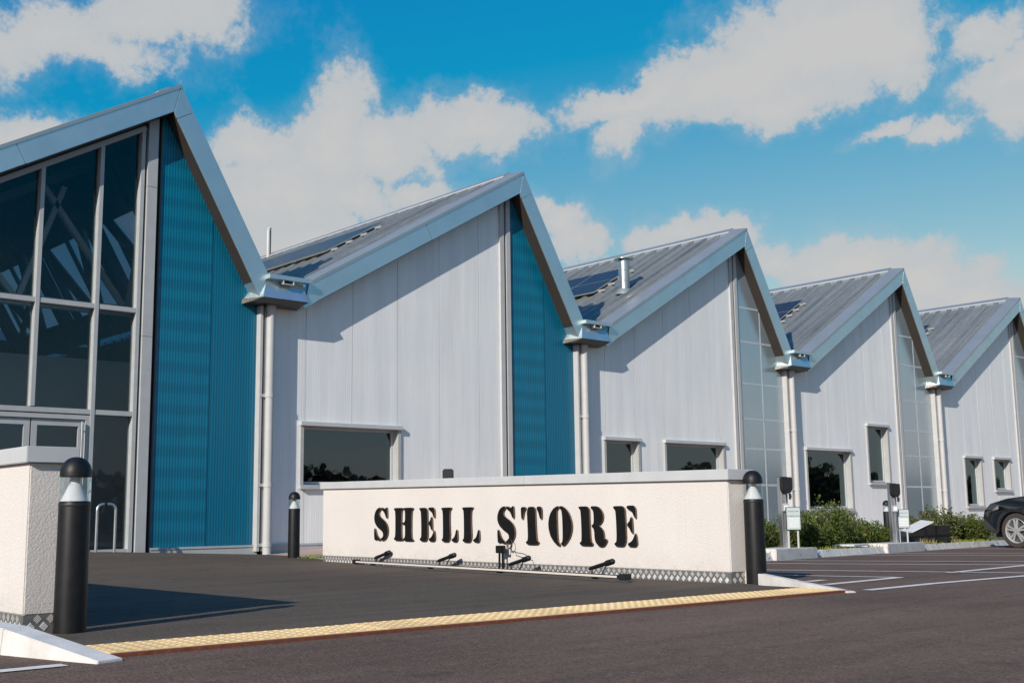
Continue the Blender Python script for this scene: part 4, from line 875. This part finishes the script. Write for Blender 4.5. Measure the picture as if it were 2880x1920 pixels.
def notice(label, loc, rz):
    S_ = thing('notice_board', label, 'notice', loc, rz, 'small notices beside the charging posts')
    m = MB(); m.box(-0.115, 0.115, -0.012, 0.012, 0.27, 0.62); BD = m.build('board', 'darkmetal', S_, bevel=0.003)
    m = MB(); m.box(-0.105, 0.105, -0.0155, -0.0125, 0.28, 0.61); m.build('board_face', 'signface', BD)
    for s in (-0.075, 0.075):
        m = MB(); m.tube([(s, 0.025, -0.08), (s, 0.025, 0.60)], 0.017, 10); m.build('leg', 'lightmetal', S_, smooth=True)
    for k, (tx, z, sz) in enumerate((('THE SHELL STORE', 0.545, 0.021), ('EV PARKING ONLY', 0.475, 0.024))):
        if tx not in TXT:
            cu = bpy.data.curves.new('lettering', 'FONT'); cu.body = tx; cu.size = sz; cu.align_x = 'CENTER'; cu.extrude = 0.0006
            to = bpy.data.objects.new('tmp', cu); COL.objects.link(to); bpy.context.view_layer.update()
            me = bpy.data.meshes.new_from_object(to.evaluated_get(bpy.context.evaluated_depsgraph_get())); bpy.data.objects.remove(to); me.materials.clear(); me.materials.append(M['letter']); TXT[tx] = me
        o = bpy.data.objects.new('lettering', TXT[tx]); COL.objects.link(o); o.parent = BD; o.location = (0, -0.0165, z); o.rotation_euler = (R(90), 0, 0)
    for z in (0.435, 0.405, 0.375, 0.345, 0.315):
        m = MB(); m.box(-0.085, 0.085, -0.0175, -0.0157, z, z+0.012); m.build('text_line', 'whiteplastic', BD)
    return S_
zpl = lambda x: zroad(x, 0)+0.165
charger('steel charging post with black head nearest the sign wall end', (15.22, kerb_y(15.22)+0.25, zpl(15.2)), R(-28), 1.08)
charger('steel charging post with black head near the farthest bollard', (20.05, kerb_y(20.05)+0.25, zpl(20.1)), R(-32), 1.1)
charger('dark charging head showing just above the sign wall coping', (10.95, 13.6, zbed(10.95, 13.6)), R(-38), 1.27)
notice('small grey notice on two legs in front of the first long bush', (15.15, kerb_y(15.15)+0.06, zpl(15.2)), R(-36))
notice('small grey notice on two legs between farthest bollard and black box', (20.28, kerb_y(20.28)+0.15, zpl(20.3)), R(-40))

# ------------------------------------------------------------------ tipped black box with a white board
BXR = thing('black_trough', 'black wedge-shaped box lying on the bed behind the kerb', 'box', (22.75, kerb_y(22.75)+0.72, zbed(22.75, kerb_y(22.75)+0.7)), R(-24))
pr = [(-0.66, 0.02), (0.42, -0.03), (0.55, 0.36), (0.02, 0.37), (-0.10, 0.31), (-0.64, 0.15)]
m = MB(); m.prism(pr, lambda x, z: (x, -0.32, z), lambda x, z: (x, 0.32, z)); m.build('box_body', 'blackplastic', BXR, bevel=0.012)
for a, b in ((-0.10, 0.31), (0.16, 0.36)):
    m = MB(); m.bar((a, -0.335, 0.01), (a, -0.335, b-0.01), 0.025, 0.03); m.build('box_rib', 'black', BXR)
m = MB(); m.bar((-0.6, -0.333, 0.14), (0.5, -0.333, 0.17), 0.02, 0.03); m.build('box_rail', 'black', BXR)
WBR = MB(); WBR.hexa([(-0.42, -0.30, 0.225), (0.10, -0.34, 0.43), (0.26, 0.28, 0.46), (-0.26, 0.30, 0.25), (-0.42, -0.30, 0.245), (0.10, -0.34, 0.45), (0.26, 0.28, 0.48), (-0.26, 0.30, 0.27)])
wb = WBR.build('loose_board', 'whiteboard'); wb.location = BXR.location; wb.rotation_euler = BXR.rotation_euler
tag(wb, 'flat white board resting askew on the tipped black box', 'board')
WC = MB(); WC.box(-0.35, 0.35, -0.2, 0.2, 0, 0.03); wc = WC.build('drain_cover', 'whiteboard', bevel=0.005); wc.location = (18.3, kerb_y(18.3)+0.45, zbed(18.3, kerb_y(18.3)+0.45)+0.03); wc.rotation_euler = (0, 0, 0.2)
tag(wc, 'flat pale slab on the bed at the foot of the long bush', 'slab')

# ------------------------------------------------------------------ plants
def bush(label, loc, rx, ry, h, n, mat, shoots, seed, leaf=0.032, name='shrub', group='shrubs in the planting bed'):
    rnd = random.Random(seed); B = thing(name, label, 'shrub', loc, 0, group)
    stems = MB(); lv = MB(); tips = []
    for k in range(shoots):
        a = rnd.uniform(0, 2*math.pi); r = math.sqrt(rnd.random()); tx, ty = rx*r*math.cos(a), ry*r*math.sin(a)
        hh = h*(1-0.42*r*r)*rnd.uniform(0.72, 1.16); base = Vector((tx*0.35, ty*0.35, -0.05)); tip = Vector((tx, ty, hh)); mid = base.lerp(tip, 0.5)+Vector((tx*0.18, ty*0.18, 0.02))
        stems.tube([base, mid, tip], [0.008, 0.006, 0.002], 4, False); tips.append((base, mid, tip))
    for k in range(n):
        base, mid, tip = tips[rnd.randrange(shoots)]; t = rnd.uniform(0.12, 1.03)
        p = base.lerp(mid, t*2) if t < 0.5 else mid.lerp(tip, t*2-1)
        sp_ = 0.085*(1.15-0.75*t); p = p+Vector((rnd.gauss(0, sp_), rnd.gauss(0, sp_), rnd.gauss(0, sp_*0.7)))
        if p.z < 0.0: p.z = rnd.uniform(0, 0.06)
        d = Vector((rnd.gauss(0, 1), rnd.gauss(0, 1), rnd.gauss(0.35, 0.8))).normalized(); s_ = d.orthogonal().normalized(); s_.rotate(Matrix.Rotation(rnd.uniform(0, 6.28), 3, d))
        L_ = leaf*rnd.uniform(0.7, 1.35); w_ = L_*0.45; b = len(lv.v); nn_ = d.cross(s_)*L_*0.12
        lv.v += [tuple(p), tuple(p+d*L_*0.5+s_*w_+nn_), tuple(p+d*L_), tuple(p+d*L_*0.5-s_*w_+nn_)]; lv.f.append((b, b+1, b+2, b+3))
    stems.build('stems', 'bark', B, clean=False); tag(lv.build('foliage', mat, B, clean=False), kind='stuff')
    return B
bushes = [
 ('leafy green shrub just right of the sign wall bollard', 14.0, 0.85, 0.75, 0.5, 0.60, 8500, 'leaf', 60),
 ('tall leafy shrub behind the first charging post', 15.35, 1.05, 0.7, 0.5, 0.56, 8500, 'leaf', 60),
 ('dark green shrub right of the first small notice', 16.9, 0.85, 0.72, 0.5, 0.62, 9000, 'leaf', 60),
 ('tallest spiky shrub in the middle of the long hedge', 18.3, 1.0, 0.78, 0.5, 0.80, 9500, 'leaf', 56),
 ('round shrub near the right end of the long hedge', 19.6, 1.1, 0.62, 0.5, 0.60, 8000, 'leaf', 50),
 ('low shrub ending the long hedge beside the farthest bollard', 20.7, 1.15, 0.6, 0.45, 0.46, 6500, 'leaf', 44),
 ('glossy-leaved shrub behind the tipped black box', 25.3, 1.3, 0.9, 0.6, 0.74, 8500, 'leafb', 56),
 ('dark clipped shrub in front of the black car bonnet', 26.4, 0.75, 0.62, 0.5, 0.66, 8500, 'leaf', 56)]
for k, (lab, x, dy, rx, ry, h, n, mt, sh_) in enumerate(bushes):
    y = kerb_y(x)+dy; bush(lab, (x, y, zbed(x, y)-0.02), rx, ry, h, n, mt, sh_, 100+k, 0.034 if mt == 'leaf' else 0.045)
def tufts(name, label, mat, spots, n, h, spread, seed):
    rnd = random.Random(seed); m = MB()
    for (x, y, z) in spots:
        for k in range(n):
            px_, py_ = x+rnd.gauss(0, spread), y+rnd.gauss(0, spread*0.8); a = rnd.uniform(0, 6.28); hh = h*rnd.uniform(0.4, 1.2); lean = rnd.uniform(0.1, 0.6)*hh; w_ = 0.006
            d = Vector((math.cos(a), math.sin(a), 0)); s_ = Vector((-d.y, d.x, 0))*w_; p = Vector((px_, py_, z)); b = len(m.v)
            m.v += [tuple(p-s_), tuple(p+s_), tuple(p+d*lean*0.35+s_*0.7+Vector((0, 0, hh*0.6))), tuple(p+d*lean*0.35-s_*0.7+Vector((0, 0, hh*0.6))), tuple(p+d*lean+Vector((0, 0, hh)))]
            m.f += [(b, b+1, b+2, b+3), (b+3, b+2, b+4)]
    return tag(m.build(name, mat, clean=False), label, 'grass', kind='stuff')
tufts('grass_patch', 'short green grass at the foot of the small bollard by the wall', 'grass', [(9.95+0.09*k, 15.75-0.03*k+0.1*(k % 3), zfore(10.2, 16)) for k in range(9)], 80, 0.06, 0.12, 5)
tufts('bed_grass', 'thin green grass along the planting bed edge', 'grass', [(x, kerb_y(x)+0.3+0.25*((k*7) % 3), zbed(x, kerb_y(x)+0.4)-0.01) for k, x in enumerate([13.4+0.3*j for j in range(45)])], 60, 0.07, 0.16, 6)
tufts('dry_grass', 'straw coloured dry grass tuft beside the tipped black box', 'drygrass', [(23.35, kerb_y(23.35)+0.4, zbed(23.3, kerb_y(23.3)+0.4)), (23.7, kerb_y(23.7)+0.4, zbed(23.7, kerb_y(23.7)+0.4)), (22.0, kerb_y(22)+0.3, zbed(22, kerb_y(22)+0.3))], 70, 0.13, 0.12, 8)
# wooded skyline behind the camera, mirrored in the windows
rnd = random.Random(3); m = MB()
for k in range(26000):
    x = rnd.uniform(-110, 190); hgt = 5.0+2.3*mnoise.noise((x*0.045, 0.3, 0))+1.6*mnoise.noise((x*0.17, 4.3, 0)); y = -46+rnd.gauss(0, 2.5); z = hgt*rnd.random()**0.7
    p = Vector((x, y, z-0.5)); s_ = rnd.uniform(0.5, 1.2); d = Vector((rnd.gauss(0, 1), rnd.gauss(0, 1), rnd.gauss(0, 1))).normalized(); e = d.orthogonal().normalized(); b = len(m.v)
    m.v += [tuple(p), tuple(p+d*s_*0.5+e*s_*0.4), tuple(p+d*s_), tuple(p+d*s_*0.5-e*s_*0.4)]; m.f.append((b, b+1, b+2, b+3))
tag(m.build('distant_wood', 'wood', clean=False), 'dark line of trees mirrored in the windows', 'trees', kind='stuff')

# ------------------------------------------------------------------ parked car (local y = forward)
def car():
    ang = R(-11); C_ = thing('parked_car', 'black sport utility car with silver alloy wheels nosed up to the kerb', 'car', (24.72, 9.53, zroad(24.4, 9.6)), ang)
    hw = 0.93; fy, ry_ = 1.38, -1.38; wr = 0.36; ar = 0.43
    def arch(cy, n=14): return [(cy+ar*math.cos(math.pi*k/n), 0.345+ar*math.sin(math.pi*k/n)) for k in range(n+1)]
    # side profile, front to rear over the top then back along the sill
    prof = [(2.28, 0.40), (2.31, 0.62), (2.25, 0.78), (2.05, 0.93), (1.6, 1.03), (1.05, 1.09), (0.75, 1.12), (-1.9, 1.14), (-2.25, 1.1), (-2.32, 0.7), (-2.28, 0.36), (ry_-ar-0.02, 0.28)]
    prof += [p for p in reversed(arch(ry_))]+[(-0.5, 0.26), (0.5, 0.26)]+[p for p in reversed(arch(fy))]+[(fy+ar+0.05, 0.27)]
    lay = [(1.0, 0.93), (0.985, 0.985), (0.93, 1.0), (0.0, 1.01)]; lay = [(-w_, s) for w_, s in lay[:3]]+[(w_, s) for w_, s in reversed(lay[:3])]
    m = MB(); n = len(prof)
    def tap(y): return 1-0.20*max(0, (y-1.45)/0.9)**2-0.08*max(0, (-y-1.7)/0.6)**2
    for w_, s in lay:
        for y, z in prof:
            zz = 0.6+(z-0.6)*(s if z > 0.6 else 1); m.v.append((w_*hw*tap(y)*(1-0.03*abs(z-0.7)), y*(0.995 if abs(w_) == 1 else 1), zz))
    for a in range(len(lay)-1):
        for k in range(n): m.f.append((a*n+k, a*n+(k+1) % n, (a+1)*n+(k+1) % n, (a+1)*n+k))
    m.f.append(tuple(range(n))); m.f.append(tuple(range(len(lay)*n-1, (len(lay)-1)*n-1, -1)))
    m.build('body', 'carpaint', C_, smooth=True)
    # cabin: glass band with pillars and roof
    g_ = MB(); g_.hexa([(-0.84, 1.0, 1.08), (0.84, 1.0, 1.08), (0.84, -2.15, 1.1), (-0.84, -2.15, 1.1), (-0.66, 0.2, 1.56), (0.66, 0.2, 1.56), (0.68, -1.75, 1.58), (-0.68, -1.75, 1.58)]); g_.build('windows', 'carglass', C_, bevel=0.05, smooth=True)
    r_ = MB(); r_.hexa([(-0.685, 0.22, 1.545), (0.685, 0.22, 1.545), (0.70, -1.85, 1.565), (-0.70, -1.85, 1.565), (-0.56, -0.05, 1.64), (0.56, -0.05, 1.64), (0.58, -1.65, 1.66), (-0.58, -1.65, 1.66)]); r_.build('roof', 'carpaint', C_, bevel=0.03, smooth=True)
    for s in (-1, 1):
        for (ya, za, yb, zb) in ((1.02, 1.09, 0.2, 1.57), (-0.45, 1.09, -0.5, 1.58), (-2.1, 1.1, -1.75, 1.58)):
            p_ = MB(); p_.bar((s*0.85, ya, za), (s*0.675, yb, zb), 0.05, 0.09); p_.build('pillar', 'carpaint', C_)
        mi = MB(); mi.hexa([(s*0.90, 0.62, 1.08), (s*1.06, 0.6, 1.09), (s*1.06, 0.5, 1.09), (s*0.9, 0.48, 1.08), (s*0.9, 0.62, 1.2), (s*1.06, 0.6, 1.22), (s*1.06, 0.5, 1.22), (s*0.9, 0.48, 1.2)]); mi.build('mirror', 'carpaint', C_, bevel=0.02)
        hl = MB(); hl.hexa([(s*0.70, 2.205, 0.745), (s*0.885, 1.86, 0.80), (s*0.86, 1.84, 0.80), (s*0.68, 2.15, 0.745), (s*0.69, 2.165, 0.815), (s*0.875, 1.83, 0.885), (s*0.84, 1.83, 0.885), (s*0.67, 2.12, 0.815)]); hl.build('headlight', 'lamp', C_, bevel=0.006)
        for cy in (fy, ry_):
            at = MB(); pts = [(s*0.945, y, z) for y, z in arch(cy)]; at.tube(pts, 0.03, 6); at.build('arch_trim', 'blackplastic', C_, smooth=True)
            wx = s*0.845; sg = s
            t_ = MB(); t_.lathe([(wr*0.70, -0.11), (wr*0.93, -0.115), (wr, -0.09), (wr, 0.09), (wr*0.93, 0.115), (wr*0.70, 0.11), (wr*0.70, -0.11)], (wx, cy, wr), 40, 'x', False); WH = t_.build('wheel', 'tyre', C_, smooth=True)
            r2 = MB(); r2.lathe([(wr*0.715, sg*0.112), (wr*0.69, sg*0.117), (wr*0.66, sg*0.105), (wr*0.63, sg*0.02), (wr*0.63, -sg*0.1), (wr*0.70, -sg*0.1)], (wx, cy, wr), 40, 'x', False); RM = r2.build('rim', 'alloy', WH, smooth=True)
            sp_ = MB()
            for k in range(5):
                for dd in (-0.16, 0.16):
                    a = 2*math.pi*k/5+0.3
                    e0 = (wx+sg*0.095, cy+0.04*math.cos(a+dd*2), wr+0.04*math.sin(a+dd*2)); e1 = (wx+sg*0.085, cy+wr*0.66*math.cos(a+dd), wr+wr*0.66*math.sin(a+dd))
                    sp_.bar(e0, e1, 0.036, 0.03, (1, 0, 0))
            sp_.lathe([(0.0, sg*0.11), (0.045, sg*0.108), (0.055, sg*0.09), (0.055, sg*0.06)], (wx, cy, wr), 20, 'x'); sp_.build('spokes', 'alloy', WH)
            dk = MB(); dk.lathe([(0.0, sg*0.03), (wr*0.6, sg*0.03), (wr*0.6, -sg*0.02), (0.0, -sg*0.02)], (wx, cy, wr), 24, 'x'); dk.build('brake_disc', 'darkmetal', WH)
    un = MB(); un.box(-0.70, 0.70, -2.1, 2.05, 0.22, 0.95); un.build('underbody', 'blackplastic', C_)
    gr = MB(); gr.box(-0.5, 0.5, 2.24, 2.30, 0.5, 0.72); gr.build('grille', 'blackplastic', C_, bevel=0.01)
    dh = MB()
    for s in (-1, 1):
        for y in (0.25, -0.85): dh.bar((s*0.935, y, 0.95), (s*0.935, y-0.2, 0.955), 0.02, 0.025)
    dh.build('door_handle', 'carpaint', C_)
car()
